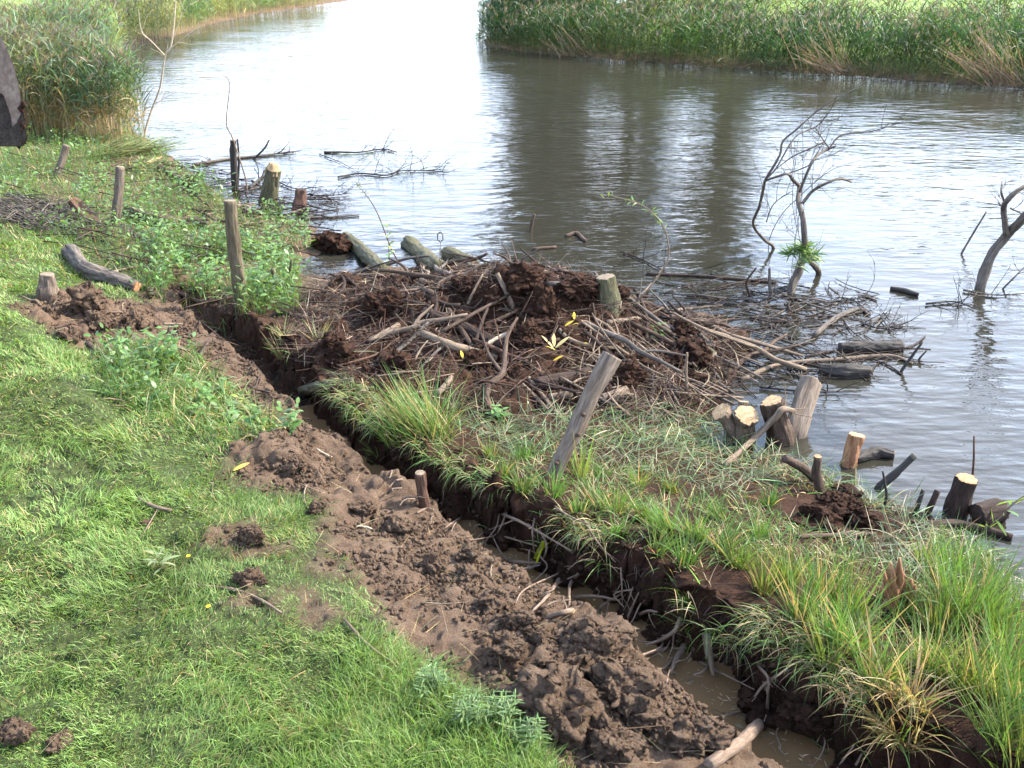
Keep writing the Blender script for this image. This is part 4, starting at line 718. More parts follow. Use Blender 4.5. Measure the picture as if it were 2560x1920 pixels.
# hanging rootlets: one fibrous mass
n = 2600; ar = rng.integers(0, 12, n); f = rng.random(n)[:, None]; b = TRW[ar]*(1-f)+TRW[ar+1]*f; dd = TRW[np.minimum(ar+1, 17)]-TRW[ar]; dd /= np.linalg.norm(dd, axis=1)[:, None]; rt = np.stack([dd[:, 1], -dd[:, 0]], 1)
b = b+rt*rng.uniform(.22, .34, (n, 1)); zz = rng.uniform(.05, .42, n); c = jit((.1, .065, .045), n, .4)
V, Q, C = blades(np.c_[b, zz], np.arctan2(-rt[:, 1], -rt[:, 0])+rng.normal(0, .8, n), rng.uniform(.8, 1.6, n), rng.uniform(.04, .16, n), .003, rng.uniform(.5, 1.8, n), 3, 'stem', rng.normal(0, 1, n), c, c)
mk('rootlets', V, [Q], M['twig'], tint=C, label='fine brown rootlets fringing the cut trench wall', cat='rootlets', kind='stuff')

# ------------------------------------------------------------ soil clods
def ico(sub):
    import bmesh
    bm = bmesh.new(); bmesh.ops.create_icosphere(bm, subdivisions=sub, radius=1); V = np.array([v.co[:] for v in bm.verts]); F = np.array([[v.index for v in f.verts] for f in bm.faces]); bm.free(); return V, F
I5, F5 = ico(5); I1, F1 = ico(1)
def clod(px, py, r, mat, label, group=None, sq=.8, name='soil_clod', cat='clod'):
    s = rng.random()*50; v = I5.copy(); d = 1+.5*(vn3(v*1.1+s)*2-1)+.42*(np.abs(vn3(v*2.4+s)*2-1)-.3)+.2*(np.abs(vn3(v*5.5+s)*2-1)-.3)
    for f_, a_ in ((2.2, .15), (6, .11), (13, .085), (27, .05)): v = v+a_*np.stack([vn3(I5*f_+s+k_*7)*2-1 for k_ in range(3)], 1)
    v = v*d[:, None]*r*np.array([1, 1, sq])*rng.uniform(.85, 1.15, 3); p = G(px, py); return mk(name, v+p+[0, 0, r*.3], [F5], M[mat], label=label, cat=cat, group=group)
for px, py, r, lb in ((1292, 1418, .17, 'tallest rough brown clod standing at the trench edge'), (1215, 1470, .14, 'broad flat clod left of the tallest clod'), (1195, 1545, .16, 'big crumbly clod above the half buried log'), (1340, 1500, .13, 'crumbly clod below the tallest clod'), (1070, 1312, .08, 'small reddish round clod at the trench edge'), (545, 1165, .075, 'dark clod in the grass patch near the lawn')):
    clod(px, py, r, 'soil', lb, 'soil clods on the spoil')
for px, py, r in ((1120, 1355, .09), (860, 1150, .085), (785, 1105, .065), (545, 1255, .07), (1390, 1570, .1), (1450, 1600, .1), (1010, 1260, .08), (1100, 1400, .08), (930, 1230, .07), (1270, 1590, .09), (1330, 1620, .1), (1420, 1520, .09), (680, 1110, .06), (1010, 1215, .07), (1160, 1395, .1), (640, 1010, .07), (1520, 1610, .09)):
    clod(px, py, r, 'soil', 'crumbly brown clod lying on the ridge of dug spoil', 'crumbly clods along the spoil ridge')
for px, py, r in ((190, 665, .14), (215, 700, .1), (110, 690, .09), (150, 730, .08), (290, 700, .1)): clod(px, py, r, 'soil', 'brown clod lying on the upper soil heap', 'clods on the upper soil heap')
clod(1130, 615, .2, 'peat', 'large dark root plate of earth crowning the mound', None, .6); clod(1180, 685, .17, 'peat', 'hairy dark root ball on the front of the mound', None, .9); clod(1250, 630, .2, 'peat', 'dark earth lump at the far right of the mound top', None, .5); clod(1010, 620, .15, 'peat', 'dark earth lump left of the root plate', None, .5)
clod(412, 404, .16, 'peat', 'dark root clump among weeds left of the split post', None, .7); clod(715, 540, .2, 'peat', 'dark root clump at the water left of the mossy logs', None, .8); clod(880, 985, .13, 'peat', 'dark torn sod of earth hanging at the trench edge', None, .7); [clod(a_, b_, r_, 'peat', 'dark crumbly earth lump in the sedge behind the forked stump', 'earth lumps behind the forked stump', .6) for a_, b_, r_ in ((1800, 1105, .13), (1850, 1120, .11), (1760, 1120, .1), (1830, 1085, .1), (1780, 1140, .08), (1880, 1135, .07), (1730, 1135, .07))]
clod(40, 1585, .06, 'soil', 'grey brown clod at the bottom left of the lawn', None, .7); clod(130, 1610, .045, 'soil', 'pale small clod in the grass near the lower left', None, .7)
clod(315, 1130, .025, 'stick_red', 'round reddish brown leaf lump on the lawn', None, .4, 'leaf_lump', 'leaf')
n = 60000; q = np.c_[rng.uniform(-5.3, 4.2, n*8), rng.uniform(2.1, 11.5, n*8)]; mk_ = sst(-.7, .5, fbm(q[:, 0], q[:, 1], .5, 3, 45))*np.maximum(Mq(SOILm, q[:, 0], q[:, 1]), Mq(PEATm, q[:, 0], q[:, 1])*.6); q = q[rng.random(len(q)) < mk_*np.clip((5/np.hypot(q[:, 0], q[:, 1]))**1.2, 0, 1)][:n]; n = len(q)
rr = .003+.017*rng.random(n)**4.5; v = I1[None]*(1+rng.normal(0, .22, (n, len(I1), 1)))*rr[:, None, None]; v = v+np.c_[q, Hq(q[:, 0], q[:, 1])+rr*.4][:, None]
pk = Mq(PEATm, q[:, 0], q[:, 1]) > .5
for nm, sel, mt, lb in (('soil_crumbs', ~pk, 'soil', 'loose brown soil crumbs scattered over the spoil'), ('peat_crumbs', pk, 'peat', 'loose dark earth crumbs scattered over the mound')):
    k = sel.sum(); mk(nm, v[sel].reshape(-1, 3), [(F1[None]+(np.arange(k)*len(I1))[:, None, None]).reshape(-1, 3)], M[mt], label=lb, cat='soil crumbs', kind='stuff', smooth=False)

for i in range(22):
    k_ = rng.integers(0, 10); f_ = rng.random(); a_, b_ = np.array(TR_PX[k_])*(1-f_)+np.array(TR_PX[k_+1])*f_; up_ = rng.random() < .55
    clod(a_+rng.uniform(15, 45), b_-(rng.uniform(60, 110) if up_ else rng.uniform(5, 35)), rng.uniform(.05, .12), 'peat', 'dark earth lump slumped from the trench wall', 'earth lumps slumped from the trench wall', .8)
for i in range(30):
    a_, b_ = [(rng.uniform(700, 1500), rng.uniform(610, 860))][0]
    if 640 < b_ < 840: clod(a_, b_, rng.uniform(.07, .17), 'peat', 'torn dark sod of earth lying among the mound sticks', 'torn sods among the mound sticks', .7)
# leaf scum and scraps on the trench water
n = 420; k_ = rng.integers(0, 10, n); f_ = rng.random(n)[:, None]; q = TRW[k_]*(1-f_)+TRW[k_+1]*f_+rng.normal(0, .07, (n, 2)); c = jit((.16, .12, .07), n, .5)
V, Q, C = blades(np.c_[q, np.full(n, .026)], rng.random(n)*6.28, np.full(n, 1.57), rng.uniform(.01, .06, n), rng.uniform(.003, .012, n), 0, 2, 'leaf', 0, c, c); mk('floating_scraps', V, [Q], M['twig'], tint=C, label='scraps of leaf and straw floating on the trench water', cat='floating litter', kind='stuff')
# ------------------------------------------------------------ lawn
n = 4300000; q = np.c_[rng.uniform(-14, 2.2, n), rng.uniform(1.5, 24, n)]; ds = np.hypot(q[:, 0], q[:, 1]); q = q[rng.random(n) < np.clip((4.2/ds)**1.5, 0, 1)]
z = Hq(q[:, 0], q[:, 1]); sdq = Mq(SDm, q[:, 0], q[:, 1]); sl_ = Mq(SOILm, q[:, 0], q[:, 1]); pe_ = Mq(PEATm, q[:, 0], q[:, 1])
bare = sst(.35, .75, fbm(q[:, 0], q[:, 1], .7, 4, 91)); dlq = -poly_sd(q[:, 0], q[:, 1], LSH)[0]
okk = ((sdq < -.45) & (rng.random(len(q)) > np.maximum(sl_**.6, bare*.65)) & (z > .08)) & inview(np.c_[q, z], .12) & ((q[:, 1] < 21.5) | (dlq > 4.5))
q = q[okk]; z = z[okk]; n = len(q); ds = np.hypot(q[:, 0], q[:, 1])
big = np.exp(fbm(q[:, 0], q[:, 1], .35, 3, 93)*.9); yawf = fbm(q[:, 0], q[:, 1], .9, 3, 95)*5
c = jit((.122, .2, .046), n, .17, .09)*np.exp(fbm(q[:, 0], q[:, 1], 1.1, 3, 97)*.22)[:, None]; st = rng.random(n) < .05+.16*sst(0, .6, fbm(q[:, 0], q[:, 1], .5, 3, 98)); c[st] = jit((.24, .2, .09), st.sum(), .2)
V, Q, C = blades(np.c_[q, z-.004], yawf+rng.normal(0, 1.1, n), rng.uniform(.15, 1.1, n), rng.uniform(.03, .07, n)*np.clip(big, .5, 2.0), .0034*np.clip(ds/4.2, 1, 4.5)*rng.uniform(.7, 1.3, n), rng.uniform(.2, 1.3, n), 3, 'grass', None, c*np.array([1.0, .92, .95]), c*1.08)
mk('lawn_grass', V, [Q], M['veg'], tint=C, label='short bright green grass covering the near slope', cat='grass', kind='stuff'); print('lawn', n)
# long soft grass close to the viewer
qp = pin([(560, 1500), (760, 1380), (960, 1480), (1100, 1560), (1230, 1690), (500, 1690)], 5200); z = Hq(qp[:, 0], qp[:, 1]); kp = Mq(SOILm, qp[:, 0], qp[:, 1]) < .3; qp = qp[kp]; z = z[kp]; n = len(qp); c = jit((.095, .16, .028), n, .18)
V, Q, C = blades(np.c_[qp, z], rng.random(n)*6.28, rng.uniform(.1, .8, n), rng.uniform(.07, .16, n), .004, rng.uniform(.3, 1.2, n), 4, 'grass', None, c*.95, c*1.1)
mk('long_grass', V, [Q], M['veg'], tint=C, label='longer soft green grass at the bottom of the slope', cat='grass', kind='stuff')
# loose straw on the grass
n = 1000; q = np.c_[rng.uniform(-7, 1, n*4), rng.uniform(1.8, 11, n*4)]; q = q[(Mq(SDm, q[:, 0], q[:, 1]) < -.4)][:n]; n = len(q); z = Hq(q[:, 0], q[:, 1]); c = jit((.28, .22, .11), n, .25)
V, Q, C = blades(np.c_[q, z+rng.uniform(.01, .05, n)], rng.random(n)*6.28, rng.uniform(1.3, 1.65, n), rng.uniform(.06, .24, n), rng.uniform(.0015, .0032, n), rng.uniform(-.15, .3, n), 3, 'stem', None, c, c)
mk('loose_straw', V, [Q], M['dry'], tint=C, label='scattered dry straw lying on the green slope', cat='straw', kind='stuff')

# ------------------------------------------------------------ green weeds on the bank
WEED = [(0, 315), (60, 292), (200, 290), (320, 312), (345, 330), (430, 390), (520, 430), (640, 470), (680, 505), (640, 590), (640, 680), (520, 690), (330, 645), (150, 560), (0, 520)]
q = np.vstack([pin(WEED, 7500), pin([(330, 560), (500, 520), (640, 560), (640, 690), (480, 700), (340, 640)], 2600), pin([(240, 760), (440, 790), (560, 900), (640, 960), (520, 960), (380, 900), (240, 850)], 1700)]); q = q+rng.normal(0, .06, q.shape)
dn = fbm(q[:, 0], q[:, 1], .6, 3, 101); q = q[dn > -.12]; z = Hq(q[:, 0], q[:, 1]); q = q[z > .03]; z = z[z > .03]; n = len(q); ht = rng.uniform(.02, .36, n)*np.exp(fbm(q[:, 0], q[:, 1], .8, 2, 102)*.5)
c = jit((.078, .14, .036), n, .28)
V, Q, C = blades(np.c_[q, z+ht], rng.random(n)*6.28, rng.uniform(.5, 1.7, n), rng.uniform(.035, .095, n), rng.uniform(.014, .04, n), rng.uniform(.1, .8, n), 4, 'leaf', rng.normal(0, .5, n), c, c)
V2, Q2, C2 = blades(np.c_[q, z-.02], rng.random(n)*6.28, rng.uniform(0, .35, n), ht+.03, .006, .2, 2, 'stem', None, c*.9, c*.9)
MB().add(V, Q, tint=C).add(V2, Q2, tint=C2).build('low_weeds', M['leaf'], label='low leafy green weeds covering the bank behind the posts', cat='weeds', kind='stuff')
q = np.vstack([pin(WEED, 6500), pin([(240, 760), (440, 790), (560, 900), (640, 960), (520, 980), (380, 930), (240, 870)], 2500)]); z = Hq(q[:, 0], q[:, 1]); q = q[z > .02]; z = z[z > .02]; n = len(q); c = jit((.08, .135, .03), n, .28); st = rng.random(n) < .25; c[st] = jit((.26, .21, .1), st.sum(), .2)
V, Q, C = blades(np.c_[q, z], rng.random(n)*6.28, rng.uniform(.2, 1.4, n), rng.uniform(.1, .3, n), rng.uniform(.006, .012, n), rng.uniform(.2, 1.2, n), 3, 'grass', None, c, c*1.05)
mk('rough_grass', V, [Q], M['veg'], tint=C, label='rough grass growing between the weeds and posts', cat='grass', kind='stuff')
def leafplant(px, py, h, label, group=None, col=(.11, .2, .05), nst=3, lf=.085, wd=.045, prof='leaf', name='nettle', cat='plant', node=.05):
    g = G(px, py); mb = MB(); mb2 = MB()
    for s in range(nst):
        a = rng.random()*6.28; p = [g+rng.normal(0, .03, 3)*[1, 1, 0]-[0, 0, .02]]; d = np.array([math.cos(a)*.25, math.sin(a)*.25, 1]); hh = h*rng.uniform(.65, 1.05); k = max(4, int(hh/node))
        for i in range(k): d = d+rng.normal(0, .05, 3); p.append(p[-1]+d/np.linalg.norm(d)*hh/k)
        p = np.array(p); V, Q, T = tube(p, [.004, .003, .002], 5, 1); mb.add(V, Q, T, tint=(.09, .12, .04))
        nb = []; yw = []; Ls = []
        for i in range(1, k+1):
            y0 = i*1.57+rng.normal(0, .2)
            for w2 in (0, math.pi): nb.append(p[i]); yw.append(y0+w2); Ls.append(lf*(1.1-.75*abs(i/k-.45)))
        nb = np.array(nb); m = len(nb); c = jit(col, m, .18, .06); V, Q, C = blades(nb, np.array(yw), rng.uniform(.9, 1.3, m), np.array(Ls)*rng.uniform(.8, 1.2, m), np.array(Ls)*wd/lf, rng.uniform(.3, .9, m), 4, prof, rng.normal(0, .25, m), c, c); mb2.add(V, Q, tint=C)
    o = mb2.build(name, M['leaf'], label=label, cat=cat, group=group, origin=g); mb.build('stem', M['leaf'], o); return o
for px, py, h, lb in ((352, 800, .42, 'tall green nettle standing at the trench edge'), (378, 775, .4, 'second tall nettle beside the trench edge, nearer the mound'), (640, 940, .3, 'drooping leafy plant at the end of the trench'), (540, 905, .22, 'yellowing small plant above the spoil point'), (1080, 905, .16, 'little light green sprig at the foot of the mound'), (1420, 745, .22, 'green leafy sprig lying on the right of the mound')):
    leafplant(px, py, h, lb, None, (.16, .2, .04) if 'yellow' in lb else (.10, .19, .05))
for px, py in ((320, 840), (290, 830), (400, 850), (450, 880), (260, 860), (340, 880), (500, 920), (470, 850), (420, 905), (560, 930)): leafplant(px, py, rng.uniform(.12, .24), 'low green nettle growing in the strip beside the trench', 'low nettles beside the trench')
for px, py in ((470, 600), (500, 590), (540, 560), (560, 600), (450, 630), (590, 590), (570, 640), (430, 560), (400, 590), (480, 560), (535, 625), (600, 560), (380, 420), (420, 440), (440, 410), (300, 520), (340, 560), (220, 400), (180, 450), (640, 600), (660, 540), (360, 530)): leafplant(px, py, rng.uniform(.28, .6), 'leafy green weed standing among the posts on the bank', 'leafy weeds among the posts', node=.06, lf=.1, wd=.05)
for px, py, lb in ((930, 1500, 'grey green feathery weed at the lawn edge, upper one'), (1080, 1560, 'grey green feathery weed beside the half buried log'), (1010, 1560, 'grey green feathery weed between two others at the lawn edge'), (1150, 1620, 'grey green feathery weed at the bottom of the spoil')):
    leafplant(px, py, .2, lb, 'feathery weeds at the lawn edge', (.11, .175, .06), 12, .055, .009, 'willow', 'feathery_weed', node=.018)
sp = leafplant(346, 1235, .17, 'pale willow sprig lying on the lawn beside a knobbly stick', None, (.17, .2, .09), 2, .11, .02, 'willow', 'willow_sprig', node=.04)
for px, py, lb in ((410, 1218, 'small yellow flower in the lawn by the willow sprig'), (453, 1328, 'small yellow flower in the lawn below the knobbly stick')):
    n = 9; V, Q, C = blades(np.tile(G(px, py, .05), (n, 1)), np.arange(n)*.7, .9, .016, .012, .3, 3, 'leaf', 0, np.tile((.7, .5, .01), (n, 1)), np.tile((.7, .5, .01), (n, 1))); o = mk('yellow_flower', V, [Q], M['leaf'], tint=C, label=lb, cat='flower', group='yellow flowers in the lawn')
    g = G(px, py); V, Q, T = tube(np.array([g, g+[0, 0, .05]]), [.002], 5, 1); mk('stem', V, [Q, T], M['bark_moss'], o)
def leaf1(px, py, L, W, col, yaw, label, group=None, tilt=1.4, lift=.02):
    c = np.array([col]); V, Q, C = blades(np.array([G(px, py, lift)]), yaw, tilt, L, W, .3, 6, 'leaf', .2, c, c); mk('fallen_leaf', V, [Q], M['leaf'], tint=C, label=label, cat='leaf', group=group)
leaf1(505, 1022, .14, .035, (.5, .33, .06), .9, 'large yellow leaf lying on the point of the spoil'); leaf1(1430, 1545, .07, .022, (.55, .32, .03), 1.8, 'orange yellow leaf lying on the crumbly clods')
for i, (px, py, yw, lb) in enumerate(((1195, 760, 2.4, 'pale yellow leaf pointing left in the leaf cluster on the mound'), (1197, 757, 1.6, 'pale yellow leaf pointing away in the leaf cluster on the mound'), (1200, 760, .5, 'pale yellow leaf pointing right in the leaf cluster on the mound'), (1200, 765, 3.9, 'pale yellow leaf pointing near in the leaf cluster on the mound'))): leaf1(px, py, .17, .04, (.5, .4, .17), yw, lb, 'yellow leaves on the mound', .9, .04)
for px, py in ((1190, 708), (1235, 712), (1240, 700), (1265, 752), (1000, 785), (1348, 790), (1220, 715), (1195, 790)): leaf1(px, py, .1, .03, (.55, .38, .03), rng.random()*6.28, 'small yellow leaf caught in the sticks of the mound', 'small yellow leaves in the sticks', 1.0, .05)
# plastic scrap hanging at the trench wall
g = G(1192, 1185); c_ = [(-.62, -.5, 0)]; V, Q, C = blades(np.array([g+[-.04, -.04, .08], g+[-.05, -.04, .07], g+[-.06, -.05, .05]]), [2.5, 3.2, 3.9], [2.5, 2.7, 2.4], [.2, .17, .12], [.05, .045, .05], [.3, .3, .3], 6, 'stem', [1.0, .6, 1.3], np.tile((.3, .34, .02), (3, 1)), np.tile((.4, .45, .05), (3, 1)))
o = mk('plastic_scrap', V, [Q], M['leaf'], tint=C, label='yellow green plastic scrap hanging from roots in the trench', cat='plastic scrap')
V, Q, C = blades(np.array([g+[-.08, -.09, -.07]]), 3.0, 1.9, .1, .06, .3, 5, 'leaf', .4, np.array([(.55, .57, .62)]), np.array([(.6, .62, .66)])); mk('white_corner', V, [Q], M['leaf'], o, tint=C)

# ------------------------------------------------------------ sedge
def sedge(px, py, s, label, group='sedge clumps along the trench', green=(.075, .14, .028), dry=.22, n=120, lean=None, up_=1.0, r=.09, cat='sedge clump', name='sedge_clump', tip=.9):
    g = G(px, py); n = int(n*s); a = rng.random(n)*6.28; rr_ = r*s*np.sqrt(rng.random(n)); b = np.c_[g[0]+rr_*np.cos(a), g[1]+rr_*np.sin(a), np.full(n, 0.)]; b[:, 2] = np.clip(Hq(b[:, 0], b[:, 1]), g[2]-.12, g[2]+.05)-.02
    yw = a+rng.normal(0, .6, n); tl = np.abs(rng.normal(.08, .17, n))+rr_/(r*s)*.18
    if lean is not None: yw = np.where(rng.random(n) < .6, lean+rng.normal(0, .5, n), yw); tl = tl+.2
    c = jit(green, n, .22, .1); d = rng.random(n) < dry; c[d] = jit((.27, .2, .095), d.sum(), .2); base = c*.85+np.array([.17, .15, .06])*.15
    V, Q, C = blades(b, yw, tl, s*rng.uniform(.16, .5, n)*up_, rng.uniform(.005, .010, n), rng.uniform(.05, tip*.6, n)*(1+1.2*(rng.random(n) < .2)), 5, 'grass', rng.normal(0, .7, n), base, c*1.05)
    return mk(name, V, [Q], M['veg'], tint=C, label=label, cat=cat, group=group, origin=g)
sedge(925, 935, 1.25, 'largest green sedge tuft hanging over the trench beside the mound', n=330, lean=2.9, r=.16)
sedge(865, 925, 1.0, 'wispy sedge leaning left beside the largest tuft', n=140, lean=3.0, r=.12)
sedge(2085, 1340, 1.15, 'tall dark green sedge clump near the right shore', n=300, green=(.06, .125, .025), r=.13, dry=.1, up_=1.1)
sedge(1955, 1545, .95, 'dry straw coloured sedge tussock drooping over the trench', n=330, dry=.85, lean=3.9, r=.12, tip=2.0)
sedge(1895, 1470, .9, 'upright yellow green sedge in front of the torn orange stump', n=110, lean=None, up_=1.1)
sedge(2010, 1450, .85, 'sedge clump right in front of the torn orange stump', n=130)
sedge(1770, 1310, .95, 'dark sedge spike left of the torn orange stump', n=170, green=(.06, .12, .025), r=.06, tip=.4)
sedge(1255, 1030, .8, 'few tall single sedge blades behind the leaning post', n=40, r=.05, tip=.4, up_=1.3, green=(.12, .2, .03))
sedge(1490, 1320, .55, 'small green tuft sliding down the trench wall', n=130, lean=3.6, tip=1.8)
sedge(690, 735, .6, 'pale cut rushes fanned out on the left of the mound', n=90, dry=.6, lean=.3, tip=.3, green=(.2, .24, .1))
sedge(610, 745, .7, 'pale green cut rushes lying above the dark hollow', n=120, dry=.5, lean=3.0, tip=.8, green=(.17, .22, .09))
sedge(810, 1000, .5, 'small green tuft drooping over the trench below the largest tuft', n=100, lean=3.8, tip=1.8)
sedge(1160, 1085, .4, 'short light green grass tuft on the trench wall', n=50, lean=3.5)
SL = 'green sedge clump growing on the strip between trench and river'
for px, py, s in ((1085, 1035, .7), (1130, 1060, .6), (1195, 1075, .7), (1290, 1090, .7), (1335, 1110, .75), (1395, 1120, .75), (1440, 1150, .85), (1500, 1160, .85), (1555, 1190, .85), (1600, 1225, .9), (1650, 1270, .8), (1700, 1260, .7), (1640, 1160, .6), (1560, 1120, .6), (1730, 1330, .8), (1830, 1340, .85), (1840, 1400, .9), (1790, 1420, .8), (1860, 1370, .5), (2140, 1380, .9), (2165, 1460, 1.0), (2120, 1500, .9), (2195, 1540, 1.05), (2070, 1480, .8), (2150, 1590, .9), (2205, 1640, 1.1), (2060, 1240, .7), (2000, 1220, .6), (2140, 1270, .7), (2200, 1370, .8), (2210, 1440, .8), (1450, 1060, .6), (1380, 1050, .55), (1300, 1030, .55), (1130, 990, .5), (1060, 985, .5), (1660, 1090, .5), (1950, 1330, .6), (2030, 1360, .8), (1480, 1220, .7), (1420, 1190, .6), (1330, 1155, .55), (1250, 1110, .55)):
    sedge(px, py, s*(.85 if px < 1700 else 1.0), SL, up_=1.0 if px < 1700 else 1.15, n=130, dry=rng.uniform(.05, .22), lean=rng.uniform(0, 6.28) if rng.random() < .35 else None, green=tuple(np.array((.07*rng.uniform(.75, 1.3), .135, .026))*rng.uniform(.75, 1.15)))
ISLP = [(715, 920), (825, 975), (955, 1050), (1120, 1100), (1235, 1150), (1475, 1295), (1720, 1445), (1860, 1590), (2000, 1690), (2230, 1680), (2230, 1300), (2150, 1200), (1930, 1100), (1750, 1000), (1580, 960), (1500, 930), (1380, 905), (1000, 920)]
BARE = G(1800, 1115)
qo = np.c_[rng.uniform(1.8, 6, 9000), rng.uniform(.8, 5.2, 9000)]; qo = qo[Mq(SDm, qo[:, 0], qo[:, 1]) > .35]; qo = qo[proj(np.c_[qo, np.full(len(qo), .3)])[1] > 1640] if False else qo[~inview(np.c_[qo, np.full(len(qo), .3)], -.02)]
q = np.vstack([pin(ISLP, 13000), qo]); dn = fbm(q[:, 0], q[:, 1], .35, 3, 111); q = q[(dn > -.12) & (np.hypot(q[:, 0]-BARE[0], (q[:, 1]-BARE[1])) > .36)]; z = Hq(q[:, 0], q[:, 1]); q = q[z > .0]; z = z[z > .0]; n = len(q); c = jit((.07, .13, .027), n, .35); d = rng.random(n) < .28; c[d] = jit((.27, .21, .11), d.sum(), .25)
V, Q, C = blades(np.c_[q, z-.01], rng.random(n)*6.28, rng.uniform(.3, 1.5, n), rng.uniform(.06, .2, n), rng.uniform(.004, .008, n), rng.uniform(.2, 1.3, n), 4, 'grass', None, c, c*1.05)
mk('strip_grass', V, [Q], M['veg'], tint=C, label='ragged green and straw grass on the strip between trench and river', cat='grass', kind='stuff')
# turf hanging over the lip of the trench
n = 5200; k_ = rng.integers(0, 13, n); f_ = rng.random(n)[:, None]; q = TRW[k_]*(1-f_)+TRW[k_+1]*f_; dd = TRW[k_+1]-TRW[k_]; dd /= np.linalg.norm(dd, axis=1)[:, None]; rt = np.stack([dd[:, 1], -dd[:, 0]], 1); q = q+rt*rng.uniform(.2, .5, (n, 1)); k2 = fbm(q[:, 0], q[:, 1], .5, 3, 151) > -.1; q = q[k2]; rt = rt[k2]; n = len(q); c = jit((.075, .13, .03), n, .35); d = rng.random(n) < .4; c[d] = jit((.21, .16, .085), d.sum(), .3)
V, Q, C = blades(np.c_[q-rt*.1, np.maximum(Hq(q[:, 0], q[:, 1]), .3)-.01], np.arctan2(-rt[:, 1], -rt[:, 0])+rng.normal(0, .9, n), rng.uniform(.3, 1.5, n), rng.uniform(.06, .26, n), rng.uniform(.003, .007, n), rng.uniform(.6, 2.0, n), 5, 'grass', None, c, c*1.05)
mk('hanging_turf', V, [Q], M['veg'], tint=C, label='ragged turf hanging over the lip of the trench', cat='grass', kind='stuff')
q = np.vstack([pin([(960, 900), (1250, 900), (1520, 900), (1620, 960), (1760, 1010), (1600, 1080), (1300, 1010), (1000, 980)], 2300), pin([(1750, 1000), (1930, 1100), (2150, 1200), (2212, 1300), (2050, 1330), (1800, 1180)], 1100)]); q = q[np.hypot(q[:, 0]-BARE[0], q[:, 1]-BARE[1]) > .36]; z = np.maximum(Hq(q[:, 0], q[:, 1]), 0); n = len(q); c = jit((.075, .12, .048), n, .4); d = rng.random(n) < .28; c[d] = jit((.2, .16, .09), d.sum(), .3)
V, Q, C = blades(np.c_[q, z+rng.uniform(.005, .07, n)], rng.normal(.4, 1.3, n), rng.uniform(.9, 1.65, n), rng.uniform(.06, .3, n), rng.uniform(.0035, .008, n), rng.uniform(-.3, .9, n), 4, 'willow', rng.normal(0, .5, n), c, c)
mk('cut_reed_litter', V, [Q], M['veg'], tint=C, label='flattened cut reed leaves strewn in front of the mound', cat='reed litter', kind='stuff')
# twig litter
q = np.vstack([pin(MOUND, 9000), pin([(1280, 760), (1600, 740), (1560, 880), (1380, 915), (1250, 890)], 3500), pin([(640, 640), (760, 620), (760, 820), (620, 790)], 1500)]); z = np.maximum(Hq(q[:, 0], q[:, 1]), 0); n = len(q); c = jit((.045, .028, .019), n, .55); d = rng.random(n) < .1; c[d] = jit((.2, .155, .105), d.sum(), .35)
V, Q, C = blades(np.c_[q, z+rng.uniform(.0, .05, n)], rng.random(n)*6.28, rng.normal(1.45, .3, n), rng.uniform(.03, .2, n)+.25*rng.random(n)**4, rng.uniform(.003, .009, n), rng.uniform(-.2, .4, n), 3, 'stem', rng.normal(0, .6, n), c, c)
mk('twig_litter', V, [Q], M['twig'], tint=C, label='fine broken twigs and chips matted over the debris mound', cat='twig litter', kind='stuff')
q = np.vstack([pin([(1340, 670), (1480, 600), (1640, 620), (1860, 630), (1980, 710), (1940, 800), (1640, 830), (1540, 850), (1560, 760)], 1000), pin([(280, 380), (430, 370), (640, 430), (760, 400), (740, 480), (640, 500), (400, 430)], 700), pin([(650, 560), (720, 570), (720, 640), (640, 640)], 300)]); z = np.maximum(Hq(q[:, 0], q[:, 1]), 0); n = len(q); c = jit((.045, .036, .028), n, .5)
V, Q, C = blades(np.c_[q, z+rng.uniform(.002, .03, n)], rng.random(n)*6.28, rng.normal(1.5, .12, n), rng.uniform(.05, .3, n), rng.uniform(.003, .01, n), rng.uniform(-.1, .2, n), 3, 'stem', rng.normal(0, .6, n), c, c)
mk('floating_litter', V, [Q], M['twig'], tint=C, label='fine dark twigs and scraps drifting on the shallow water', cat='floating litter', kind='stuff')
def branch(n, poly_px, label, group):
    for (x, y) in pin(poly_px, n):
        L = rng.uniform(.6, 1.5); r = rng.uniform(.016, .034); a = rng.choice([-.6, .5, 2.5, 1.9])+rng.normal(0, .45); t = np.linspace(-.5, .5, 6); cx = x+t*L*math.cos(a)+rng.normal(0, .03, 6); cy = y+t*L*math.sin(a)+rng.normal(0, .03, 6); h = np.maximum(Hq(cx, cy), 0)+r*.5
        z = np.maximum(h, np.linspace(h[0], h[-1]+rng.random()*.22, 6)); p = np.c_[cx, cy, z]; mt = ['bark_brown', 'bark_mud', 'bark_brown', 'bark_grey', 'stick_tan'][rng.integers(5)]
        V, Q, T = tube(p, [r, r*.95, r*.85, r*.7, r*.45], 10, 4, .2); o = mk('branch', V, [Q, T], M[mt], label=label, cat='branch', group=group); k = rng.integers(2, 4); d = (p[k+1]-p[k])/np.linalg.norm(p[k+1]-p[k]); sd_2 = np.array([-d[1], d[0], .35])*rng.choice([-1, 1])
        sd_2[2] = abs(sd_2[2]); q = np.array([p[k], p[k]+(d+sd_2*.7)*L*.14, p[k]+(d*1.9+sd_2*.9)*L*.2]); V, Q, T = tube(q, [r*.6, r*.5, r*.25], 8, 4, .2); mk('fork', V, [Q, T], M[mt], o)
branch(22, MOUND, 'thick forked branch jammed into the debris mound', 'forked branches in the debris mound')
branch(8, [(420, 420), (640, 470), (680, 540), (560, 520), (430, 470)], 'forked branch lying among weeds and shallows by the posts', 'forked branches by the posts')
branch(8, [(1340, 680), (1600, 690), (1800, 740), (1600, 800)], 'forked branch half sunk at the edge of the mound', 'forked branches half sunk by the mound')
